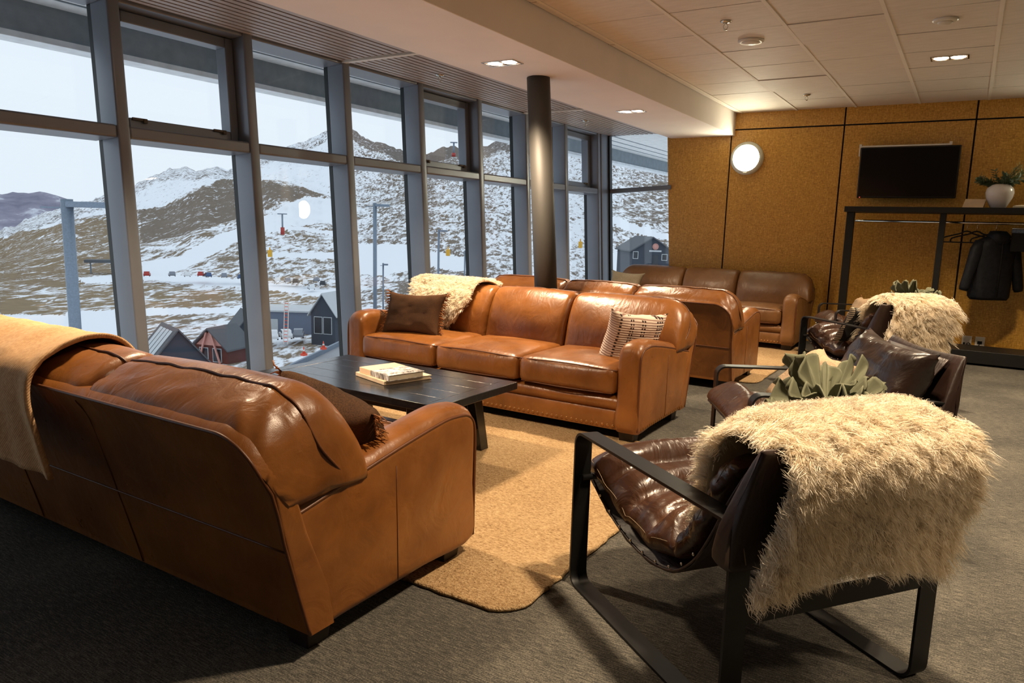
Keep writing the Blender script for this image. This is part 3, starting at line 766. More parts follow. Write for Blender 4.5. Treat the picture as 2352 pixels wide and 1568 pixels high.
cushion('grey woven cushion in the corner of the sofa by the board wall', .42, .34, .13, 'cushion_grey', (-3.40, 8.02, .545), (1, .10, -.06), (-.10, .40, 1), 4)

# ================================================================== sheepskins
def fur(parent, S, locks, per, L, grav, width=.002, seed=3, flow=None, name='fleece'):
    """locks of wool growing from surface S(u,v)->point"""
    rng = np.random.default_rng(seed); n1, n2 = 60, 90
    G = np.array([[S(i/n1, j/n2) for i in range(n1+1)] for j in range(n2+1)])
    DU = np.gradient(G, axis=1); DV = np.gradient(G, axis=0)
    DU /= np.linalg.norm(DU, axis=2)[..., None]; DV /= np.linalg.norm(DV, axis=2)[..., None]
    NN = np.cross(DU, DV); NN /= np.linalg.norm(NN, axis=2)[..., None]
    u, v = rng.random(locks), rng.random(locks); ii = np.clip((u*n1).astype(int), 0, n1); jj = np.clip((v*n2).astype(int), 0, n2)
    p = np.array([S(a, b) for a, b in zip(u, v)]); du, dv, nn = DU[jj, ii], DV[jj, ii], NN[jj, ii]
    ll = (L*rng.uniform(.65, 1.2, locks))[:, None]
    fl = np.array([flow(a, b) if flow else (0, 0, 0) for a, b in zip(u, v)], float)
    e = np.clip((.06-u)/.06, 0, 1)[:, None]*-.8+np.clip((u-.94)/.06, 0, 1)[:, None]*.8
    tip = nn*ll*.74+(fl+du*e)*ll*.5+np.array([0, 0, -grav])*ll+du*ll*rng.uniform(-.25, .25, (locks, 1))+dv*ll*rng.uniform(-.3, .3, (locks, 1))
    N = locks*per
    R = lambda A: np.repeat(A, per, 0)
    a, b = rng.normal(0, .014, (N, 1)), rng.normal(0, .014, (N, 1)); P, T, U, Q, NO, LL = R(p), R(tip), R(du), R(dv), R(nn), R(ll)
    r0 = P+U*a+Q*b-NO*.004; tp = P+T*rng.uniform(.7, 1.1, (N, 1))+U*a*.5+Q*b*.5+rng.normal(0, .003, (N, 3))
    curl = rng.normal(0, .12, (locks, 1)); cu = R(curl)*LL
    md = r0+(tp-r0)*.45+NO*LL*.15+U*cu; q3 = r0+(tp-r0)*.78+NO*LL*.09-U*cu*.6
    sd = np.cross(tp-r0, rng.normal(0, 1, (N, 3))); sd /= np.linalg.norm(sd, axis=1)[:, None]+1e-9
    w = width*rng.uniform(.7, 1.3, (N, 1))
    V = np.stack([r0-sd*w*.5, r0+sd*w*.5, md-sd*w*.5, md+sd*w*.5, q3-sd*w*.35, q3+sd*w*.35, tp], 1).reshape(-1, 3)
    k = np.arange(N)*7
    loops = np.stack([k, k+1, k+3, k+2, k+2, k+3, k+5, k+4, k+4, k+5, k+6], 1).reshape(-1)
    me = bpy.data.meshes.new(name); me.vertices.add(len(V)); me.vertices.foreach_set('co', V.reshape(-1).astype(np.float32))
    me.loops.add(len(loops)); me.loops.foreach_set('vertex_index', loops.astype(np.int32))
    st = (np.arange(N)[:, None]*11+np.array([0, 4, 8])[None]).reshape(-1); me.polygons.add(len(st)); me.polygons.foreach_set('loop_start', st.astype(np.int32))
    me.update(calc_edges=True); me.materials.append(M['fleece']); me.shade_smooth()
    o = bpy.data.objects.new(name, me); link(o, parent); o['kind'] = 'stuff'; return o
def sheepskin(label, S, locks, per, L, grav, place_fn, seed=3, flow=None, width=.002):
    o = thing('sheepskin', label, 'sheepskin')
    n1, n2 = 24, 36; V = [S(i/n1, j/n2) for j in range(n2+1) for i in range(n1+1)]
    F = [(j*(n1+1)+i, j*(n1+1)+i+1, (j+1)*(n1+1)+i+1, (j+1)*(n1+1)+i) for j in range(n2) for i in range(n1)]
    h = mesh('hide', V, F, 'hide', o, fixn=False); sm = h.modifiers.new('thick', 'SOLIDIFY'); sm.thickness = .006; sm.offset = -1
    fur(o, S, locks, per, L, grav, width, seed, flow)
    place_fn(o); return o
def spline(pts):
    P = smooth_path(pts, 12); A = np.array(P); d = np.r_[0, np.cumsum(np.linalg.norm(np.diff(A, axis=0), axis=1))]; d /= d[-1]
    return lambda t: np.array([np.interp(t, d, A[:, k]) for k in range(A.shape[1])])
# on the sofa: over the back cushion by the windows (sofa local coordinates)
pf = spline([(.600, .46), (.560, .55), (.575, .65), (.635, .75), (.71, .815), (.81, .828), (.90, .80), (.955, .77)])
def S_sofa(u, v):
    y, z = pf(v); a = -1.12+.11*math.sin(v*5)*.3; wv = v
    x0 = -1.06+.05*math.sin(v*6); x1 = -.45-.28*max(0, 1-v*2.4)**1.3+.03*math.sin(v*9)
    x = x0+(x1-x0)*u
    lo = .30*max(0, 1-v*1.5)*max(0, .55-u)            # the skin reaches lower on its window side
    return (x, y-.016, end_drop(x, z, .14, .40)+.012)
sheepskin('white sheepskin over the back of the sofa by the windows', S_sofa, 2200, 24, .062, .36, lambda o: (setattr(o, 'location', s2.location), setattr(o, 'scale', (K,)*3)), 11, lambda u, v: (.2, -.3 if v < .5 else .2, -.2), .0022)

# ================================================================== blanket over the first sofa
pb = spline([(.65, .60), (.675, .71), (.735, .806), (.83, .825), (.94, .792), (1.025, .748), (1.058, .67), (1.06, .55), (1.06, .44)])
def S_bl(u, v):
    y, z = pb(v)
    x = -.03-.05*math.sin(v*2.2)+.08*v*v+u*.95            # local +x points to the windows once turned
    x = -.17 + u*.98 + .10*math.sin(v*3.1)*(1-u)-.02-(.20*max(0, v-.5))*(1-u)
    fold = .010*math.sin(u*21+v*3)+.006*math.sin(u*47+1)
    hang = max(0, v-.62)
    return (x, y+.008+fold*(.35+1.6*hang)+.02*hang, z+.008+(fold*.35 if v < .6 else 0)-.05*hang*math.sin(u*9+1.0)*.6)
o = thing('throw_blanket', 'beige herringbone wool throw draped over a sofa back', 'blanket')
n1, n2 = 90, 60; V = [S_bl(i/n1, j/n2) for j in range(n2+1) for i in range(n1+1)]
F = [(j*(n1+1)+i, j*(n1+1)+i+1, (j+1)*(n1+1)+i+1, (j+1)*(n1+1)+i) for j in range(n2) for i in range(n1)]
b = mesh('cloth', V, F, 'blanket_wool', o, fixn=False); sm = b.modifiers.new('thick', 'SOLIDIFY'); sm.thickness = .016; sm.offset = 1
o.location = s1.location; o.rotation_euler = s1.rotation_euler; o.scale = s1.scale

# ================================================================== coffee table
TXa, TXb, TYa, TYb, TZ = -3.125, -1.912, 2.50, 3.167, .388
t = thing('coffee_table', 'black stained wooden coffee table with splayed trestle legs', 'coffee table', ((TXa+TXb)/2, (TYa+TYb)/2, .012), -.012)
hw, hd = (TXb-TXa)/2, (TYb-TYa)/2
for i in range(5):
    y0 = -hd+2*hd*i/5; MB().box(-hw+.075, hw-.075, y0+.0006, y0+2*hd/5-.0006, TZ-.036, TZ-random.uniform(0, .0008)).build('plank', 'table_black', t, bevel=.0015)
for s in (-1, 1): MB().box(min(s*hw, s*(hw-.0745)), max(s*hw, s*(hw-.0745)), -hd, hd, TZ-.038, TZ).build('end_board', 'table_black', t, bevel=.003)
for s in (-1, 1): MB().box(-hw+.14, hw-.14, s*(hd-.10)-.012, s*(hd-.10)+.012, TZ-.085, TZ-.037).build('apron', 'table_black', t, bevel=.002)
for sx in (-1, 1):
    xl = sx*(hw-.20)
    for sy in (-1, 1):
        MB().add(*(lambda top, bot: ([(top[0]-.027, top[1]-.034, TZ-.037), (top[0]+.027, top[1]-.034, TZ-.037), (top[0]+.027, top[1]+.034, TZ-.037), (top[0]-.027, top[1]+.034, TZ-.037),
                 (bot[0]-.027, bot[1]-.034, 0), (bot[0]+.027, bot[1]-.034, 0), (bot[0]+.027, bot[1]+.034, 0), (bot[0]-.027, bot[1]+.034, 0)],
                 [(0, 1, 2, 3), (7, 6, 5, 4), (0, 4, 5, 1), (1, 5, 6, 2), (2, 6, 7, 3), (3, 7, 4, 0)]))((xl, sy*(hd-.12)), (xl, sy*(hd-.035)))).build('leg', 'table_black', t, smooth=False, bevel=.003)
    MB().bar((xl, -hd+.085, .145), (xl, hd-.085, .145), .034, .048).build('end_stretcher', 'table_black', t, bevel=.003)
    MB().bar((xl, -hd+.05, TZ-.062), (xl, hd-.05, TZ-.062), .05, .05).build('cleat', 'table_black', t, bevel=.006)
MB().bar((-hw+.2, 0, .145), (hw-.2, 0, .145), .05, .034).build('long_stretcher', 'table_black', t, bevel=.003)
for s in (-1, 1): MB().add([(s*.06-.045, -.05, TZ-.036), (s*.06+.045, -.05, TZ-.036), (s*.06+.045, .05, TZ-.036), (s*.06-.045, .05, TZ-.036), (s*.06-.025, -.05, TZ-.062), (s*.06+.025, -.05, TZ-.062), (s*.06+.025, .05, TZ-.062), (s*.06-.025, .05, TZ-.062)], [(0, 1, 2, 3), (7, 6, 5, 4), (0, 4, 5, 1), (1, 5, 6, 2), (2, 6, 7, 3), (3, 7, 4, 0)]).build('block', 'table_black', t, smooth=False, bevel=.003)
# books
def book(label, w, d, h, cover, loc, rz, round_spine=True):
    t = thing('book', label, 'book', loc, rz)
    MB().box(-w/2, w/2, -d/2, d/2, 0, .003).build('back_cover', cover, t, bevel=.001)
    MB().box(-w/2, w/2, -d/2, d/2, h-.003, h).build('front_cover', cover, t, bevel=.001)
    MB().box(-w/2, w/2, -d/2-.001, -d/2+.004, 0, h).build('spine', cover, t, bevel=.0015)
    MB().box(-w/2+.004, w/2-.005, -d/2+.004, d/2-.006, .003, h-.003).build('page_block', 'paper', t, smooth=False)
    return t
book('tan hardback book lying flat at the bottom of a stack of two', .285, .285, .020, 'card_tan', (-2.475, 2.845, .4005), -.30)
book('white hardback book with a photo cover on top of a tan book', .275, .215, .030, 'book_cover', (-2.462, 2.815, .421), -.27)

# ================================================================== rugs
def rug(label, x0, x1, y0, y1, seed):
    rng = random.Random(seed); r = .11; pts = []
    base = rounded_rect(x0, x1, y0, y1, r, 6)
    n = len(base)
    for i in range(n):
        a, b = Vector(base[i]), Vector(base[(i+1) % n]); L = (b-a).length; k = max(1, int(L/.04))
        for j in range(k):
            p = a.lerp(b, j/k); pts.append((p.x+rng.uniform(-.004, .004), p.y+rng.uniform(-.004, .004)))
    o = thing('jute_rug', label, 'rug', (0, 0, 0))
    MB().prism([(p[0], p[1]) for p in pts], .0005, .012, 'z').build('mat', 'jute', o, smooth=False)
    m = MB(); m.tube([(p[0], p[1], .0085) for p in pts], .0085, 6, closed=True); m.build('binding', 'jute', o)
    return o
rug('natural jute rug under the black coffee table', -3.55, -1.137*K, 1.888*K, 3.984*K, 1)
rug('natural jute rug between the sofas by the board wall', -3.55, -1.40*K, 6.20*K, 8.50*K, 2)

# ================================================================== sling chairs (1:1, set at scale K)
CW, CD, CH = .335, .85, .57                 # half width between side frames, depth, height
FB, FT = .065, .009                         # flat bar
def loop_pts(r=.045, n=6):
    y0, y1, z0, z1 = 0, CD, FT/2, CH-FT/2
    pts = []
    for cy, cz, a0 in ((y1-r, z0+r, -PI/2), (y1-r, z1-r, 0), (y0+r, z1-r, PI/2), (y0+r, z0+r, PI)):
        pts += [(cy+r*math.cos(a0+PI/2*i/n), cz+r*math.sin(a0+PI/2*i/n)) for i in range(n+1)]
    return pts
def flat_loop(x):
    P = np.array(loop_pts()); c = P.mean(0); m = len(P)
    T = np.roll(P, -1, 0)-np.roll(P, 1, 0); T /= np.linalg.norm(T, axis=1)[:, None]; N = np.stack([T[:, 1], -T[:, 0]], 1)
    V = []
    for k in range(m):
        for sx, sn in ((-1, -1), (1, -1), (1, 1), (-1, 1)):
            q = P[k]+N[k]*FT/2*sn; V.append((x+sx*FB/2, q[0], q[1]))
    F = [(k*4+a, k*4+(a+1) % 4, ((k+1) % m)*4+(a+1) % 4, ((k+1) % m)*4+a) for k in range(m) for a in range(4)]
    return V, F
sling_p = spline([(-.045, .395), (.07, .325), (.22, .268), (.36, .248), (.50, .270), (.60, .345), (.67, .450), (.73, .565), (.795, .67), (.85, .742)])
cush_p = spline([(-.075, .405), (.06, .345), (.22, .290), (.36, .270), (.49, .292), (.585, .365), (.65, .465), (.705, .565), (.765, .665)])
def frame_at(sp, t):
    e = .004; p = sp(t); d = sp(min(1, t+e))-sp(max(0, t-e)); d /= np.linalg.norm(d); return p, np.array([-d[1], d[0]])
HALF = .285
def make_chair(label, seat='leather_seat', cushion=True):
    t = thing('sling_chair', label, 'armchair')
    for s in (-1, 1):
        V, F = flat_loop(s*CW); f = mesh('side_frame', V, F, 'steel_black', t); f.data.set_sharp_from_angle(angle=.7)
        for z in (.36,):
            MB().lathe([(.011, 0), (.011, -.006), (.006, -.010), (.001, -.010)], 10, (s*CW, -FT, z), 'y').build('bolt', 'chrome', f)
    MB().bar((-CW, CD-.004, .322), (CW, CD-.004, .322), .012, .058).build('crossbar', 'steel_black', t, smooth=False, bevel=.002)
    MB().tube([(-CW, .005, .395), (CW, .005, .395)], .011, 10).build('front_rod', 'steel_black', t)
    # sling: heavy leather sheet with pocketed back
    n = 40; V = []; F = []
    for th in (0, 1):
        for k in range(n+1):
            p, nn = frame_at(sling_p, k/n); q = p-nn*.007*th
            for x in (-HALF-.004*math.sin(k), 0, HALF+.004*math.sin(k*1.3)): V.append((x, q[0], q[1]))
    W3 = 3; o1 = (n+1)*W3
    for k in range(n):
        for i in range(2):
            a = k*W3+i; F += [(a, a+1, a+W3+1, a+W3), (o1+a, o1+a+W3, o1+a+W3+1, o1+a+1)]
        for i in (0, 2):
            a = k*W3+i; F.append((a, a+W3, o1+a+W3, o1+a))
    for k in (0, n):
        for i in range(2): a = k*W3+i; F.append((a, a+1, o1+a+1, o1+a))
    sl = mesh('sling', V, F, 'leather_sling', t)
    # back pocket: second leather layer behind the back, wrapped round the rear posts at its foot
    bo = [(.785, .455), (CD+.014, .448), (CD+.018, .50), (.886, .68), (.898, .752), (.882, .762), (.850, .70), (.800, .55)]
    xs, ins = round_stations(-CW-.038, CW+.038, .012, 3, 10); V, F = loft(smooth_path(bo, 3, True), xs, ins, .002)
    V = [(x*(1-.10*max(0, min(1, (z-.55)/.2))), y-.012*math.cos(x*5.2)*max(0, (z-.5)/.25), z-.012*math.cos(x*4.5)*max(0, (z-.6)/.15)) for x, y, z in V]
    bk = mesh('back_pocket', V, F, 'leather_sling', t)
    st = MB()
    for sx in (-1, 1):
        for a in (.10, .22):
            x = sx*(CW-a); y = CD+.026
            st.tube([(x-.03, y, .478), (x+.03, y-.004, .535)], .0016, 5).tube([(x+.022, y, .475), (x-.022, y-.004, .538)], .0016, 5)
        st.tube([(sx*CW, CD+.024, .47), (sx*CW+.01, CD+.014, .54)], .0016, 5)
    st.build('cross_stitch', 'thread', bk)
    m = MB()
    for s in (-1, 1):
        for k in range(9):
            p, nn = frame_at(sling_p, .10+.52*k/8); m.lathe([(.006, 0), (.005, s*.003), (.001, s*.0035)], 8, (s*(HALF+.004), p[0]+nn[0]*.012, p[1]+nn[1]*.012), 'x')
    m.build('rivets', 'chrome', sl)['kind'] = 'stuff'
    MB().tube([(s_*HALF, *(frame_at(sling_p, k/30)[0])) for s_ in (1,) for k in range(31)], .005, 6).tube([(-HALF, *(frame_at(sling_p, k/30)[0])) for k in range(31)], .005, 6).build('edge_binding', 'leather_sling', sl)
    if cushion:
        for nm, (ta, tb), T in (('seat_cushion', (.0, .60), .165), ('back_cushion', (.585, 1.0), .105)):
            V, F = rbox(2*HALF+.01, 1, T, T*.44, (0, 0, .0), (22, 44, 6)); V2 = []
            for x, s_, nz in V:
                tt = ta+(tb-ta)*(s_+.5); p, nn = frame_at(cush_p, max(0, min(1, tt)))
                ends = min(1, (.5-abs(s_))*9)**.5
                seg = abs(math.sin((s_+.5)*PI*4))**.5 if nm == 'seat_cushion' else abs(math.sin((s_+.5)*PI*2))**.5
                th = (nz+T/2)*(.45+.55*ends)*(.70+.30*seg)
                xe = abs(x)/(HALF-.015); th *= 1-.28*xe**4
                th += .006*noise.noise((x*9, s_*14, 3))*(nz > 0)+.005*math.sin(s_*60+2*math.sin(x*12))*(xe**2)*(nz > -.02)
                wx_ = x*(1+.02*math.sin((s_+.5)*PI*6))
                V2.append((wx_, p[0]+nn[0]*th, p[1]+nn[1]*th))
            c = mesh(nm, V2, F, seat, t)
            for s in (-1, 1):
                m = MB(); pt = []
                for k in range(25):
                    tt = ta+(tb-ta)*(.04+.92*k/24); p, nn = frame_at(cush_p, tt); seg = abs(math.sin((.04+.92*k/24)*PI*4))**.5 if nm == 'seat_cushion' else .9
                    h_ = T*.40*(.74+.26*seg); pt.append((s*(HALF+.006), p[0]+nn[0]*h_, p[1]+nn[1]*h_))
                m.tube(pt, .0011, 5).build('stitching', 'thread', c)
    return t
def pose_chair(t, corner, ang, which):
    a = math.radians(ang); xd = Vector((math.sin(a), -math.cos(a))); c = Vector(corner)*K
    o = c-xd*CW*K if which == 'near' else c+xd*CW*K
    t.location = (o.x, o.y, 0); t.rotation_euler.z = a-PI/2; t.scale = (K,)*3; return t
ch1 = pose_chair(make_chair('dark leather sling armchair with black steel frame under a big white sheepskin'), (-1.078, 2.245), -36.7, 'near')
ch2 = pose_chair(copy_tree(ch1), (-1.065, 3.80), 29, 'far'); ch2['label'] = 'leather sling armchair holding a black leather bolster and a sandy cushion'
ch3 = pose_chair(copy_tree(ch1), (-1.14, 6.66), -45, 'near'); ch3['label'] = 'leather sling armchair under the long haired sheepskin, striped cushion inside'
ch4 = pose_chair(copy_tree(ch1), (-1.245, 8.03), 22, 'far'); ch4['label'] = 'leather sling armchair closest to the coat rack'

# sheepskin over the back of the first chair (chair local coordinates)
pc = spline([(.53, .46), (.575, .585), (.625, .70), (.695, .785), (.785, .815), (.870, .795), (.925, .735), (.932, .65), (.918, .55), (.912, .48), (.908, .42)])
def S_ch(u, v):
    y, z = pc(v)
    x0 = -.315+.015*math.sin(v*7); x1 = .295+.02*math.sin(v*6+1)-.01*v
    if v < .40: x1 -= .11*(.40-v)/.40
    if v < .35: x0 += .10*(.35-v)/.35
    if v > .7: x0 += .03*(v-.7)/.3; x1 += .04*(v-.7)/.3
    x = x0+(x1-x0)*u
    lob = (2*abs(u-.5))**2.2
    hang = max(0, (v-.55)/.45)
    z -= hang*((.075 if u < .5 else .035)*lob-.03)
    ft = max(0, (.3-v)/.3); z -= ft*.06*lob
    dr = .045*max(0, (abs(u-.5)-.32)/.18)**2 if .3 < v < .6 else 0
    return (x, y+.010*math.sin(u*11+v*4)*hang, z-dr)
def chair_pose(c):
    return lambda o: (setattr(o, 'location', c.location), setattr(o, 'rotation_euler', c.rotation_euler), setattr(o, 'scale', (K,)*3))
sheepskin('thick cream sheepskin draped over the back of an armchair beside the jute rug', S_ch, 5600, 32, .058, .36, chair_pose(ch1), 5, lambda u, v: (0, -.2 if v < .35 else .15, -.2 if v > .6 else 0), .0015)
def S_ch3(u, v):
    x, y, z = S_ch(u, v); return (x*.92, y, z+.01)
sheepskin('long haired white sheepskin over an armchair back near the coat rack', S_ch3, 1300, 20, .085, .62, chair_pose(ch3), 9, lambda u, v: (-.25 if u < .5 else .25, .1, -.1), .0032)

# cushions on the other chairs
def chair_cushion(c, label, w, h, t, mat, lc, xd, yd, seed, fr=None, wr=.004):
    R = Matrix.Rotation(c.rotation_euler.z, 3, 'Z'); p = Vector(c.location)+R @ (Vector(lc)*K)
    return cushion(label, w*K, h*K, t*K, mat, p, R @ Vector(xd), R @ Vector(yd), seed, fr, wr)
chair_cushion(ch2, 'black leather bolster cushion on an armchair back', .64, .40, .20, 'leather_black', (.13, .625, .625), (1, .03, -.04), (0, .50, 1), 21, None, .010)
chair_cushion(ch2, 'sandy knitted cushion on the armchair by the felty plant', .58, .42, .15, 'cushion_sand', (-.05, .37, .535), (1, -.10, .02), (.05, .95, 1), 22)
chair_cushion(ch3, 'black cushion with pale ribbed edge on an armchair', .44, .36, .12, 'cushion_stripe', (.10, .45, .555), (1, .02, .0), (0, .60, 1), 23)
chair_cushion(ch4, 'beige cushion with fringed ends on the armchair by the coat rack', .40, .30, .13, 'cushion_sand', (-.10, .33, .53), (1, 0, .06), (0, .50, 1), 24, 'tassel')

# ================================================================== felty plants on side tables
def felt_leaf(L, Wd, seed, curl, lobed):
    """felted leaf growing along +y: narrow foot, widening to a ruffled rim that splits into blunt lobes"""
    rng = random.Random(seed); n, m = 20, 36; V = []; F = []
    ph = rng.uniform(0, 6); nl = rng.choice((2, 3)) if lobed else rng.choice((3, 4)); depth = .34 if lobed else .12; ruf = rng.uniform(.8, 1.2)
    for i in range(n+1):
        t = i/n; wv = Wd*(.15+.85*t**1.1)
        for j in range(m+1):
            u = 2*j/m-1
            lobe = abs(math.cos((u*.5+.5)*PI*nl+PI/2))**.6 if nl else 1
            end = 1-depth*(1-lobe)-.10*abs(u)**3
            y = L*t*(1+(end-1)*t*t)
            zz = (.024*math.sin(u*8+ph)+.016*math.sin(u*15+ph*2))*ruf*t**2.5*(Wd/.15)+.30*wv*(u*u)*(t-.55*t*t)+curl*L*t*t
            V.append((u*wv*.5*(1+.06*math.sin(t*8+ph)), y, zz))
    for i in range(n):
        for j in range(m): a = i*(m+1)+j; F.append((a, a+1, a+m+2, a+m+1))
    return V, F
def felt_plant(label, loc, rz, scale=1.0):
    t = thing('felt_leaf_plant', label, 'plant', loc, rz, scale=scale)
    MB().lathe([(.055, 0), (.075, .01), (.088, .09), (.092, .12), (.084, .12), (.080, .10), (.001, .10)], 28, caps=False).build('pot', 'terracotta', t)
    rng = random.Random(4); k = 0
    for cnt, L, Wd, el in ((8, .20, .19, .30), (6, .22, .14, .78), (5, .25, .13, 1.12)):
        for i in range(cnt):
            az = 2*PI*(i+.37*k)/cnt+rng.uniform(-.15, .15); k += 1
            V, F = felt_leaf(L*rng.uniform(.85, 1.15), Wd*rng.uniform(.8, 1.2), 40+k, -.20 if el < .5 else -.10, el > .5)
            o = mesh('leaf', V, F, 'leaf_felt', t, fixn=False); sm = o.modifiers.new('thick', 'SOLIDIFY'); sm.thickness = .004
            e = el+rng.uniform(-.12, .12)
            o.matrix_local = Matrix.Translation((0, 0, .105)) @ Matrix.Rotation(az, 4, 'Z') @ Matrix.Rotation(e, 4, 'X')
    return t
def side_table(label, loc, h=.40, r=.19):
    t = thing('side_table', label, 'side table', loc)
    MB().lathe([(r, h-.02), (r, h), (.001, h)], 36, caps=True).build('top', 'table_black', t, bevel=.002)
    MB().tube([(0, 0, .01), (0, 0, h-.02)], .018, 14).build('stem', 'steel_black', t)
    MB().lathe([(.15, 0), (.15, .008), (.02, .014)], 32).build('base', 'steel_black', t)
    return t
PA = (-.375, 2.785); PB = (-.36, 6.90)
side_table('small round black side table between two sling armchairs', (*PA, 0)); felt_plant('pale felty leaved plant beside the cream sheepskin', (*PA, .40), .3, 1.12)
side_table('small round black side table behind the long haired sheepskin', (*PB, 0), .46, .17); felt_plant('pale felty leaved plant behind the long haired sheepskin', (*PB, .46), 1.1, 1.15)

# ================================================================== coat rack
RX0, RX1, RY0, RY1, RZ = -1.115, 2.3, 8.17, 8.62, 1.485
t = thing('coat_rack', 'long black coat rack with a top shelf and chrome rail', 'coat rack', ((RX0+RX1)/2, (RY0+RY1)/2, 0))
ox, oy = (RX0+RX1)/2, (RY0+RY1)/2
def R_(x0, x1, y0, y1, z0, z1): return MB().box(x0-ox, x1-ox, y0-oy, y1-oy, z0, z1)
R_(RX0, RX1, RY0, RY1, RZ-.055, RZ).build('shelf', 'rack_black', t, bevel=.003)
for x in (-1.10, -.268, .72, 1.55, 2.21):
    for y in (8.26,): R_(x, x+.075 if x < -1 else x+.055, y, y+.06, 0, RZ-.055).build('post', 'rack_black', t, bevel=.003)
R_(-1.02, RX1, 8.15, 8.60, .02, .14).build('base_shelf', 'rack_black', t, bevel=.003)
MB().tube([(-1.03-ox, 8.40-oy, 1.345), (RX1-.05-ox, 8.40-oy, 1.345)], .0125, 14).build('rail', 'chrome', t)
def hanger_path(w=.205, h=.105): return [(-w, 0, -h), (-w-.004, 0, -h+.02), (-w+.02, 0, -h+.045), (-.06, 0, -.022), (-.02, 0, .0), (.02, 0, .0), (.06, 0, -.022), (w-.02, 0, -h+.045), (w+.004, 0, -h+.02), (w, 0, -h)]
def hanger(label, x, rz, parent=None, group=None):
    t = thing('coat_hanger', label, 'hanger', (x, 8.40, 1.262), rz, group)
    MB().tube(smooth_path(hanger_path(), 4)+[], .007, 8).tube([(-.205, 0, -.105), (.205, 0, -.105)], .006, 8).build('body', 'velvet_black', t)
    hk = [(0, 0, 0), (0, 0, .045)]+[(.019*math.sin(a)*1.0, 0, .083-.019*math.cos(a)*1.0+.0) for a in np.linspace(.0, 4.4, 14)]
    MB().tube(hk[:2]+[(0, 0, .062)]+hk[3:], .0022, 6).build('hook', 'chrome', t); return t
hanger('empty black velvet coat hanger on the rail', -.03, .12, group='empty hangers on the rail'); hanger('empty black velvet coat hanger on the rail', .05, -.05, group='empty hangers on the rail')
hanger('black hanger carrying the dark hooded jacket', .205, .35)
# jacket
j = thing('hooded_jacket', 'dark hooded jacket hanging from the coat rack rail', 'jacket', (.215, 8.40, 1.25), .62, scale=.86)
def garment(sections, n=28):
    V = []; F = []
    for (z, w, d, ox_, oy_) in sections:
        for k in range(n):
            q = 2*PI*k/n; c, s = math.cos(q), math.sin(q); e = .75
            rip = 1+.05*math.sin(q*5+z*9)+.03*math.sin(q*9-z*14)
            V.append((ox_+w*math.copysign(abs(c)**e, c)*rip, oy_+d*math.copysign(abs(s)**e, s)*rip, z))
    for i in range(len(sections)-1):
        for k in range(n): F.append((i*n+k, i*n+(k+1) % n, (i+1)*n+(k+1) % n, (i+1)*n+k))
    F += [tuple(range(n)), tuple(range((len(sections)-1)*n, len(sections)*n))[::-1]]
    return V, F
V, F = garment([(-.005, .05, .045, 0, 0), (-.035, .10, .065, 0, 0), (-.075, .185, .085, 0, 0), (-.14, .215, .10, 0, 0), (-.28, .205, .105, 0, 0), (-.45, .21, .105, 0, 0), (-.60, .225, .105, 0, 0), (-.70, .225, .10, 0, 0), (-.735, .20, .09, 0, 0)]); mesh('torso', V, F, 'jacket_cloth', j)
V, F = garment([(.03, .03, .03, 0, -.01), (.025, .075, .07, 0, -.02), (-.02, .105, .09, 0, -.035), (-.08, .10, .08, 0, -.045), (-.13, .06, .045, 0, -.05), (-.15, .02, .02, 0, -.05)], 22); mesh('hood', V, F, 'jacket_cloth', j)
for s in (-1, 1):
    V = []; F = []; n = 16; ax = [(s*.17, 0, -.09, .06), (s*.215, -.01, -.18, .068), (s*.25, -.015, -.32, .064), (s*.285, -.02, -.46, .058), (s*.315, -.02, -.60, .052), (s*.325, -.02, -.635, .045)]
    for x, y, z, r in ax:
        for k in range(n): q = 2*PI*k/n; V.append((x+r*math.cos(q)*(1+.06*math.sin(z*60)), y+r*.8*math.sin(q), z+.25*s*r*math.cos(q)))
    for i in range(len(ax)-1):
        for k in range(n): F.append((i*n+k, i*n+(k+1) % n, (i+1)*n+(k+1) % n, (i+1)*n+k))
    F += [tuple(range(n)), tuple(range((len(ax)-1)*n, len(ax)*n))[::-1]]; mesh('sleeve', V, F, 'jacket_cloth', j)
MB().tube([(0, -.108, -.06), (0, -.118, -.3), (0, -.114, -.70)], .005, 6).build('zip', 'velvet_black', j)
# clipped garment at the end of the rail
t = thing('hanging_trousers', 'folded dark trousers clipped to a rail hanger', 'trousers', (.50, 8.40, 1.31), .1)
MB().box(-.17, .17, -.012, .012, -.225, -.045).build('cloth', 'fabric_black', t, bevel=.008)
MB().box(-.172, .172, -.014, .014, -.052, -.018).build('waistband', 'denim', t, bevel=.005)
MB().tube([(-.17, 0, -.01), (.17, 0, -.01)], .005, 8).tube([(0, 0, -.01), (0, 0, .03), (.012, 0, .052), (-.010, 0, .052)], .003, 6).build('clip_hanger', 'chrome', t)
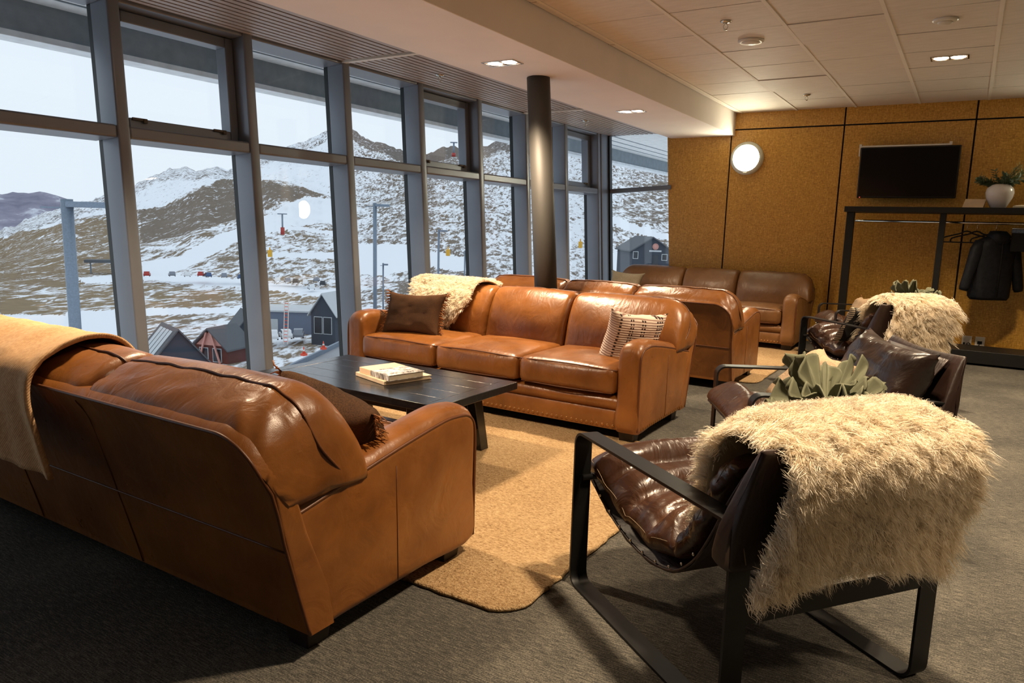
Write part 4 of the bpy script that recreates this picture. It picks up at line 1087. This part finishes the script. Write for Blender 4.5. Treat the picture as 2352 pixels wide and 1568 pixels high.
# vase with greenery, open book, pale leaflet
v = thing('vase', 'white ceramic vase with greenery on the coat rack shelf', 'vase', (.195, 8.40, RZ))
MB().lathe([(.055, 0), (.062, .004), (.085, .05), (.108, .10), (.116, .145), (.108, .185), (.080, .215), (.052, .226), (.047, .222), (.05, .20), (.001, .19)], 36, caps=False).build('body', 'ceramic_white', v)
rng = random.Random(12)
for k in range(26):
    az = rng.uniform(0, 2*PI); el = rng.uniform(.35, 1.25); L = rng.uniform(.12, .22)
    d = Vector((math.cos(az)*math.cos(el), math.sin(az)*math.cos(el)*.8, math.sin(el)))
    if k < 9: d = Vector((.55+rng.uniform(-.2, .3), rng.uniform(-.3, .3), .8)).normalized(); L = rng.uniform(.2, .30)
    elif k < 16: d = Vector((-.8+rng.uniform(-.2, .3), rng.uniform(-.3, .3), .45)).normalized()
    p0 = Vector((d.x*.02, d.y*.02, .20)); p1 = p0+d*L*.5; p2 = p0+d*L+Vector((0, 0, -.02))
    sp = MB().tube(smooth_path([p0, p1, p2], 4), .002, 5).build('sprig', 'stem', v)
    m = MB(); needle = k < 9
    for i in range(34 if needle else 20):
        tt = .15+.85*i/(34 if needle else 20); c = p0.lerp(p2, tt); sd = Vector(d.cross(Vector((rng.uniform(-1, 1), rng.uniform(-1, 1), rng.uniform(-1, 1))))).normalized()
        dirn = (d*.7+sd).normalized(); ln = .045 if needle else .055; wd = .007 if needle else .024; sv = dirn.cross(d).normalized()*wd*.5
        m.add([c, c+dirn*ln*.5+sv, c+dirn*ln, c+dirn*ln*.5-sv], [(0, 1, 2, 3)])
    m.build('leaves', 'leaf_light' if needle else 'leaf_green', sp, fixn=False) if False else mesh('leaves', m.v, m.f, 'leaf_light' if needle else 'leaf_green', sp, fixn=False)
t = thing('tent_card', 'pale folded card standing like a tent beside the vase', 'card', (-.005, 8.36, RZ), .15)
MB().add([(-.10, -.06, 0), (.07, -.06, 0), (.10, .0, .085), (-.07, .0, .085), (-.10, -.054, 0), (.07, -.054, 0), (.10, .005, .082), (-.07, .005, .082)], [(0, 1, 2, 3), (7, 6, 5, 4), (0, 4, 5, 1), (1, 5, 6, 2), (2, 6, 7, 3), (3, 7, 4, 0)]).build('front_leaf', 'card_tan', t, smooth=False)
MB().add([(-.07, .0, .085), (.10, .0, .085), (.10, .07, 0), (-.07, .07, 0), (-.07, .005, .083), (.10, .005, .083), (.10, .064, 0), (-.07, .064, 0)], [(0, 1, 2, 3), (7, 6, 5, 4), (0, 4, 5, 1), (1, 5, 6, 2), (2, 6, 7, 3), (3, 7, 4, 0)]).build('rear_leaf', 'card_tan', t, smooth=False)
t = thing('folded_cloth', 'small pale folded cloth on the coat rack shelf', 'cloth', (.40, 8.36, RZ), .1)
V, F = rbox(.17, .12, .026, .011, (0, 0, .006), (10, 8, 4)); mesh('fold', V+np.array([0, 0, .014]), F, 'paper', t)

# ================================================================== outside: eave, mountain side, village
EX = -5.2
ev = thing('roof_eave', 'grey roof eave with pale gutter outside the windows', 'eave', (EX, 0, 0))
MB().box(-.10, .0, -6, 22, 2.312, 2.51).build('fascia', 'fascia_grey', ev, smooth=False)
MB().box(-.16, .02, -6, 22, 2.272, 2.312).build('gutter', 'gutter_white', ev, smooth=False, bevel=.004)
MB().box(.0, .85, -6, 22, 2.508, 2.53).build('soffit', 'soffit_white', ev, smooth=False)
for x in (.22, .45, .68): MB().box(x-.006, x+.006, -6, 22, 2.500, 2.509).build('soffit_joint', 'fascia_grey', ev, smooth=False)
MB().box(.85, 3.4, D+.2, 22, 2.508, 2.53).build('end_soffit', 'soffit_white', ev, smooth=False)
MB().box(-.3, 12, -6, 22, 3.0, 3.1).build('roof_deck', 'fascia_grey', ev, smooth=False)

def I(x, xs, ys): return float(np.interp(x, xs, ys))
R1x = [-260, 0, 100, 207, 252, 313, 367, 427, 450, 497, 523, 552, 624, 665, 713, 764, 790, 812, 834, 857, 885, 936, 981, 1016, 1040, 1061, 1115, 1144, 1175, 1300, 1500, 1750]
R1y = [575, 528, 492, 459, 443, 421, 395, 378, 392, 386, 391, 379, 351, 333, 316, 294, 290, 300, 314, 325, 328, 351, 352, 338, 330, 346, 333, 322, 322, 296, 276, 262]
R2x = [-260, 0, 100, 160, 204, 255, 322, 383, 446, 472, 500, 555, 608, 640, 688, 738, 780, 840, 960, 1100, 1750]
R2y = [615, 572, 530, 508, 502, 495, 488, 472, 437, 429, 438, 429, 416, 416, 434, 451, 462, 470, 450, 430, 400]
def nodes(x):
    r1, r2 = I(x, R1x, R1y), I(x, R2x, R2y)
    base = I(x, [0, 800, 1000, 1750], [640, 655, 640, 625])
    g = [(1150, 42), (980, 68), (860, 100), (780, 135), (715, 185), (base+22, 235), (base, 262)]
    m = r2+(base-r2)*.5
    g += [(m, 380), (r2+14, 540), (r2, 575)]
    dip = I(x, [-260, 250, 320, 740, 800, 1750], [10, 10, 16, 14, 0, 0])
    g += [(r2+dip, 680), ((r1+min(r2+dip, r2))*.5, 820), (r1, 1050), (r1+40, 1350)]
    return g
def inpoly(x, y, P):
    c = False; n = len(P)
    for i in range(n):
        x1, y1 = P[i]; x2, y2 = P[i-1]
        if (y1 > y) != (y2 > y) and x < (x2-x1)*(y-y1)/(y2-y1)+x1: c = not c
    return c
RUNS = [([(325, 606), (420, 588), (500, 552), (560, 520), (600, 500), (640, 478), (700, 460), (800, 470), (800, 505), (700, 512), (640, 530), (560, 556), (470, 596), (330, 646)], 1.0),
        ([(610, 530), (700, 520), (790, 530), (800, 545), (700, 531), (612, 541)], .95), ([(610, 586), (800, 584), (800, 592), (610, 594)], .9),
        ([(822, 566), (960, 560), (960, 612), (880, 626), (822, 622)], .95), ([(990, 575), (1100, 590), (1100, 620), (990, 606)], .8),
        ([(180, 638), (330, 624), (560, 640), (800, 672), (800, 690), (560, 656), (330, 640), (200, 650)], .95),
        ([(150, 716), (330, 708), (560, 706), (700, 722), (700, 734), (560, 718), (330, 724), (160, 732)], .85),
        ([(-200, 722), (130, 724), (300, 730), (300, 775), (-200, 800)], .80), ([(1410, 495), (1450, 520), (1540, 540), (1540, 550), (1440, 532), (1400, 502)], .95),
        ([(1390, 585), (1750, 580), (1750, 640), (1390, 640)], .92)]
BARE = [([(0, 548), (120, 520), (240, 505), (320, 540), (300, 620), (160, 660), (40, 700), (-60, 700)], .28, .8), ([(322, 490), (400, 468), (470, 430), (600, 418), (690, 436), (750, 458), (640, 468), (520, 510), (440, 530), (330, 560)], .24, .3),
        ([(0, 690), (160, 655), (330, 650), (560, 665), (560, 700), (330, 715), (100, 735), (0, 730)], .34, .9), ([(600, 545), (700, 533), (800, 548), (800, 580), (620, 582)], .44, .55),
        ([(620, 650), (800, 680), (780, 720), (630, 710)], .38, .9), ([(1000, 420), (1120, 420), (1110, 560), (1000, 560)], .42, .4), ([(0, 735), (0, 690), (130, 690)], .2, .9)]
def field(x, y, r1, r2):
    if x < 780: s, ti = (.60 if y < r2 else .40), (.25 if y < r2 else .55)
    else: s, ti = .42+.08*math.sin(x*.011), .30
    if y < r1+26: s -= .16; ti *= .3
    jx, jy = 10*noise.noise((x*.03, y*.04, 1)), 6*noise.noise((x*.03, y*.04, 7))
    for P, v, t_ in BARE:
        if inpoly(x+jx, y+jy, P): s, ti = v, t_
    for P, v in RUNS:
        if inpoly(x+jx*.4, y+jy*.4, P): s = v+.05; ti = .5
    return s, ti
V = []; SN = []; TI = []; F = []
R1n = R1y; R1x_, R1y_ = R1x, R1y
xx_ = list(range(-260, 1752, 3)); R1y = [float(np.interp(x, R1x_, R1y_))+5*noise.noise((x*.045, 0, 9))+4*noise.noise((x*.13, 3, 9))+2*noise.noise((x*.3, 3, 9)) for x in xx_]; R1x = xx_
cx_ = list(range(-260, 1751, 5)); rows = 210
for x in cx_:
    g = nodes(x); ys = [a for a, _ in g]; ds = [b for _, b in g]; r1, r2 = I(x, R1x, R1y), I(x, R2x, R2y)
    cum = [0]
    for k in range(1, len(g)): cum.append(cum[-1]+max(4, abs(ys[k]-ys[k-1]))*(.35 if k < 3 else 1))
    for k in range(rows):
        q = cum[-1]*k/(rows-1); y = float(np.interp(q, cum, ys)); d = float(np.interp(q, cum, ds))
        p = far(x, y, d)
        nz = noise.fractal((p.x*.012, p.y*.012, 0), .8, 2.1, 5)*d*.006+noise.fractal((p.x*.06, p.y*.06, 3), .8, 2.1, 3)*d*.0016
        if d < 210: nz *= .2
        p.z += nz*(1 if y > r1+12 else .5)
        V.append(p); s, ti = field(x, y, r1, r2); SN.append(s); TI.append(ti)
for i in range(len(cx_)-1):
    for k in range(rows-1): a = i*rows+k; F.append((a, a+rows, a+rows+1, a+1))
hs = mesh('hillside', V, F, 'hillside', None, fixn=False)
for nm, arr in (('snow', SN), ('tint', TI)):
    at = hs.data.attributes.new(nm, 'FLOAT', 'POINT'); at.data.foreach_set('value', np.array(arr, dtype=np.float32))
struct(hs, 'snow patched brown mountainside rising behind the village')
# far range to the left
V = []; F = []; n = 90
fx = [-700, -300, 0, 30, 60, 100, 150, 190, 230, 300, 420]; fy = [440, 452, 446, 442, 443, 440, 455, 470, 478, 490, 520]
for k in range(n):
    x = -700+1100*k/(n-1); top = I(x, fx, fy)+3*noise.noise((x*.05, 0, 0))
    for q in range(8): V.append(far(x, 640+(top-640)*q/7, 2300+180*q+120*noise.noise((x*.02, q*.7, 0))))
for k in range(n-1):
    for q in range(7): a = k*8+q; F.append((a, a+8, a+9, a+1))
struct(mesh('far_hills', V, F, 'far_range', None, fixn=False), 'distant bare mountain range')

# ---------------------------------------------------------------- buildings
def axes(px0, py0, d0, px1, py1, d1):
    a, b = far(px0, py0, d0), far(px1, py1, d1); return a, b
def gable(name, label, base, rz, w, l, hw, hr, wall, roof, ov=.5, extra=None):
    """walls w (x) by l (y), eaves height hw, ridge height hr; ridge along y"""
    t = thing(name, label, 'building', base, rz)
    MB().prism([(-w/2, -4), (w/2, -4), (w/2, hw), (0, hr), (-w/2, hw)], -l/2, l/2, 'y').build('walls', wall, t, smooth=False)
    for s in (-1, 1):
        e = ov; dx = w/2+e; z1 = hw-(hr-hw)*e/(w/2)
        MB().prism([(0, hr+.02), (s*dx, z1+.02), (s*dx, z1+.25), (0, hr+.27)], -l/2-ov, l/2+ov, 'y').build('roof_slope', roof, t, smooth=False)
    if extra: extra(t)
    return t
def skylights(t, w, l, hw, hr, side, n, y0, y1):
    for k in range(n):
        ya = y0+(y1-y0)*k/n; a, b = .12, .92
        f = lambda q: (side*(w/2)*q, hr+(hw-hr)*q+.30)
        (xa, za), (xb, zb) = f(a), f(b)
        MB().add([(xa, ya, za), (xa, ya+(y1-y0)/n*.8, za), (xb, ya+(y1-y0)/n*.8, zb), (xb, ya, zb), (xa, ya, za+.08), (xa, ya+(y1-y0)/n*.8, za+.08), (xb, ya+(y1-y0)/n*.8, zb+.08), (xb, ya, zb+.08)],
                 [(0, 1, 2, 3), (7, 6, 5, 4), (0, 4, 5, 1), (1, 5, 6, 2), (2, 6, 7, 3), (3, 7, 4, 0)]).build('roof_sheet', 'roof_metal', t, smooth=False)
def doorwin(t, rects, y, mat='window_dark'):
    for x0, x1, z0, z1 in rects:
        f = MB().box(x0-.12, x1+.12, y-.10, y+.05, z0-.12, z1+.12).build('window_frame', 'roof_metal', t, smooth=False)
        MB().box(x0, x1, y-.14, y-.09, z0, z1).build('pane', mat, f, smooth=False)
p = far(396, 872, 98); gable('barn', 'dark roofed barn with pale metal roof sheets below the windows', p, 1.25, 7.0, 6.5, 2.4, 6.6, 'wall_dark', 'roof_dark', .4, lambda t: (skylights(t, 7.0, 6.5, 2.4, 6.6, 1, 4, -2.6, 2.8), skylights(t, 7.0, 6.5, 2.4, 6.6, -1, 4, -2.6, 2.8)))
p = far(512, 828, 114)
gable('chalet', 'dark red chalet with a pink gable end', p, .25, 5.4, 5.0, 2.6, 5.0, 'wall_red', 'roof_dark', .7, lambda t: (doorwin(t, [(-1.8, -.5, .4, 2.2), (.5, 1.8, .4, 2.2)], -2.5), MB().prism([(-2.4, 2.7), (2.4, 2.7), (0, 4.75)], -2.62, -2.48, 'y').build('gable_board', 'wall_pink', t, smooth=False), [MB().bar((x, -2.9, 0), (x*.2, -2.9, 4.6), .22, .22).build('brace', 'wall_pink', t, smooth=False) for x in (-1.9, 1.9)]))
p = far(566, 800, 132); gable('lean_roof_shed', 'shed with a pale ribbed metal roof behind the red chalet', p, 1.1, 5.5, 7, 3.0, 6.4, 'wall_dark', 'roof_dark', .4, lambda t: skylights(t, 5.5, 7, 3.0, 6.4, 1, 4, -3.2, 3.2))
# long grey hall
p = far(700, 790, 150); t = thing('grey_hall', 'long blue grey flat roofed hall below the slopes', 'building', p, .54)
MB().box(-8.5, 8.5, -5, 5, -4, 7.0).build('walls', 'wall_blue', t, smooth=False); MB().box(-8.8, 8.8, -5.3, 5.3, 7.0, 7.3).build('flat_roof', 'roof_metal', t, smooth=False)
MB().box(-5.6, -3.6, -5.1, -4.95, 3.0, 5.6).build('roller_door', 'roof_metal', t, smooth=False)
p = far(762, 768, 132); gable('gabled_house', 'small glazed house with a pale roof beside the grey hall', p, .3, 4.6, 6, 4.2, 7.4, 'wall_dark', 'roof_metal', .5, lambda t: doorwin(t, [(-1.6, -.2, .6, 3.4), (.2, 1.6, .6, 3.4)], -3.0))
# hut seen through the end window
p = far(1476, 606, 150)
def hut_extra(t):
    doorwin(t, [(2.0, 2.9, 1.2, 2.2), (-3.6, -2.8, 1.4, 2.6)], -7.0)
    MB().lathe([(.62, 0), (.62, -.08), (.001, -.08)], 24, (.6, -7.02, 3.7), 'y').build('round_sign', 'wall_pink', t)
    MB().box(-.6, 1.8, -7.1, -6.98, 2.7, 3.0).build('sign_board', 'roof_metal', t, smooth=False)
    MB().box(.1, 1.3, -7.1, -6.95, 0, 2.1).build('door', 'window_dark', t, smooth=False)
gable('ticket_hut', 'dark blue gabled hut with a round sign in the snow', p, .62, 7.6, 14, 2.9, 5.3, 'wall_dark', 'roof_dark', .5, hut_extra)
# open carport on the road
p = far(258, 632, 290); t = thing('carport', 'open roadside shelter with a dark flat roof', 'shelter', p, .9)
MB().box(-8, 8, -2.5, 2.5, 4.4, 5.4).build('roof', 'roof_dark', t, smooth=False)
for x in (-6.5, 0, 6.5): MB().box(x-.2, x+.2, -.2, .2, -1, 4.4).build('post', 'post_steel', t, smooth=False)
# near terrace with kerb below the corner of the lounge
a, b = far(640, 868, 62), far(792, 776, 78); dv = (b-a); L = dv.length; rz = math.atan2(dv.y, dv.x)
t = thing('terrace', 'pale concrete terrace with a steel edge below the windows', 'terrace', (a+b)/2, rz)
MB().box(-L/2-6, L/2+1, -9, 0, -3, -.15).build('slab', 'asphalt', t, smooth=False)
MB().box(-L/2-6, L/2+1, -.12, .12, -.3, .30).build('edge_beam', 'post_steel', t, smooth=False)
for i, (px, py, d) in enumerate(((698, 812, 65), (743, 798, 70))):
    base = far(px, py, d)
    c = thing('traffic_cone', 'orange traffic cone standing on the pale terrace', 'traffic cone', base, 0, 'cones on the terrace', .7)
    MB().lathe([(.24, .03), (.11, .45), (.05, .86), (.04, .88), (.001, .88)], 14).build('cone', 'cone_orange', c); MB().box(-.3, .3, -.3, .3, -.25, .04).build('foot', 'cone_orange', c, smooth=False)
    MB().lathe([(.152, .34), (.10, .54)], 14, caps=False).build('reflective_band', 'plastic_white', c)
# mast with rungs next to the hall
p = far(656, 790, 112); t = thing('ladder_mast', 'tall pale lattice mast standing by the parked cars', 'mast', p, .5)
MB().bar((-.3, 0, 0), (0, 0, 6.6), .10, .10).bar((.3, 0, 0), (.6, 0, 6.6), .10, .10).build('rails', 'crane_paint', t, smooth=False)
for k in range(12): z = .4+.52*k; MB().bar((-.3+.3*z/6.6, 0, z), (.3+.3*z/6.6, 0, z), .07, .09).build('rung', 'cone_orange', t, smooth=False)
# ---------------------------------------------------------------- lamp posts
def lamp_post(px, py_top, py_base, d, label, arm=2.6, sgn=1, r=.16):
    top = far(px, py_top, d); bot = far(px, py_base, d); H = top.z-bot.z; rz = math.atan2(RT.y, RT.x)
    t = thing('lamp_post', label, 'lamp post', (top.x, top.y, bot.z), rz)
    MB().tube([(0, 0, -6), (0, 0, H)], r, 12).build('pole', 'post_steel', t)
    MB().box(min(.1, sgn*arm), max(.1, sgn*arm), -.35, .35, H-.42, H-.12).build('lamp_head', 'post_steel', t, bevel=.03)
    MB().box(-arm*.62, 0, -.05, .05, H-.50, H-.42).build('rear_arm', 'post_steel', t, smooth=False)
    return t
lamp_post(153, 457, 770, 46, 'tall grey lamp post close by the first windows', 2.3, 1, .30)
lamp_post(861, 466, 715, 92, 'tall slim lamp post in front of the snowy slope', 1.8, 1, .24)
lamp_post(1008, 526, 680, 118, 'slim lamp post behind the sofa with the sheepskin', 1.4, 1, .18)
lamp_post(880, 604, 715, 140, 'short slim lamp post beside the taller one', .9, 1, .16)
lamp_post(1068, 575, 660, 140, 'small double headed lamp post on the snow', 1.0, 1, .14)
# ski lift pylons and yellow pads
for px, pt, pb, d, lab in ((649, 490, 528, 330, 'ski lift pylon with red foot padding below the ski run'), (1042, 326, 356, 900, 'ski lift pylon on the ridge')):
    a, b = far(px, pt, d), far(px, pb, d); H = a.z-b.z
    t = thing('lift_pylon', lab, 'pylon', b, math.atan2(RT.y, RT.x)); r = d*.0011
    MB().tube([(0, 0, -2), (0, 0, H)], r, 8).build('mast', 'post_steel', t); MB().box(-H*.28, H*.28, -r, r, H-r*1.2, H).build('crossarm', 'post_steel', t, smooth=False)
    MB().tube([(0, 0, -2), (0, 0, H*.16)], r*2.4, 8).build('padding', 'car_red', t)
for px, py, d in ((620, 582, 300), (1029, 580, 190), (1333, 562, 170)):
    p = far(px, py, d); r = d*.0022
    t = thing('safety_pad', 'yellow padded marker post on the snow', 'marker', p, 0, 'yellow pads on the slope'); MB().box(-r, r, -r, r, -2*r, 2*r).build('pad', 'pad_yellow', t, bevel=.1); MB().tube([(0, 0, 2*r), (0, 0, 3.6*r)], r*.35, 8).build('pole', 'pad_yellow', t)
# ---------------------------------------------------------------- cars
car_me = {}
def car(px, py, d, paint, rz, label, group):
    p = far(px, py, d); t = thing('car', label, 'car', p, rz, group)
    for nm in ('body', 'cabin', 'glass', 'wheels'):
        key = (nm, paint if nm in ('body', 'cabin') else 0)
        if key not in car_me:
            if nm == 'body': o = MB().prism([(-2.2, .3), (2.2, .3), (2.25, .75), (1.2, .95), (-2.1, 1.0), (-2.25, .7)], -.9, .9, 'y').build('body', paint, t, smooth=False, bevel=.06)
            elif nm == 'cabin': o = MB().prism([(-1.95, .95), (1.0, .95), (.35, 1.55), (-1.6, 1.6)], -.78, .78, 'y').build('cabin', paint, t, smooth=False, bevel=.06)
            elif nm == 'glass': o = MB().prism([(-1.6, 1.02), (.75, 1.02), (.28, 1.45), (-1.45, 1.48)], -.80, .80, 'y').build('side_windows', 'window_dark', t, smooth=False)
            else:
                m = MB()
                for x in (-1.35, 1.4):
                    for y in (-.92, .70): m.lathe([(.33, 0), (.33, .22)], 12, (x, y, .33), 'y')
                o = m.build('wheels', 'rubber', t, smooth=False)
            car_me[key] = o.data
        else:
            o = bpy.data.objects.new(car_me[key].name.split('.')[0], car_me[key]); link(o, t)
            if nm in ('body', 'cabin'):
                bv = o.modifiers.new('bevel', 'BEVEL'); bv.width = .06; bv.segments = 2
    return t
CN = {'car_white': 'white', 'car_grey': 'grey', 'car_blue': 'dark blue', 'car_red': 'red', 'car_black': 'black'}
lots = [('parked in the lower lot beside the tall lamp post', [(12, 738, 190, 'car_grey'), (44, 742, 186, 'car_white'), (96, 738, 190, 'car_red'), (150, 738, 190, 'car_white'), (196, 748, 182, 'car_white'), (222, 745, 184, 'car_white'), (236, 764, 165, 'car_blue'), (30, 728, 200, 'car_grey'), (120, 728, 200, 'car_white')]),
        ('parked along the upper road', [(338, 634, 262, 'car_red'), (395, 634, 262, 'car_grey'), (430, 635, 262, 'car_white'), (478, 636, 262, 'car_blue'), (462, 634, 264, 'car_red'), (515, 637, 262, 'car_grey'), (552, 640, 262, 'car_blue')]),
        ('on the bend below the slope', [(636, 646, 258, 'car_white'), (660, 648, 256, 'car_grey'), (680, 650, 256, 'car_black'), (702, 653, 252, 'car_white'), (727, 646, 262, 'car_grey'), (742, 655, 250, 'car_black'), (715, 664, 240, 'car_white')]),
        ('parked in front of the grey hall', [(626, 778, 128, 'car_white'), (656, 776, 131, 'car_white'), (686, 774, 133, 'car_grey')])]
for where, L_ in lots:
    for px, py, d, paint in L_: car(px, py, d, paint, math.atan2(ray(px, py).y, ray(px, py).x)+random.uniform(-.15, .15), '%s car %s' % (CN[paint], where), '%s cars %s' % (CN[paint], where))
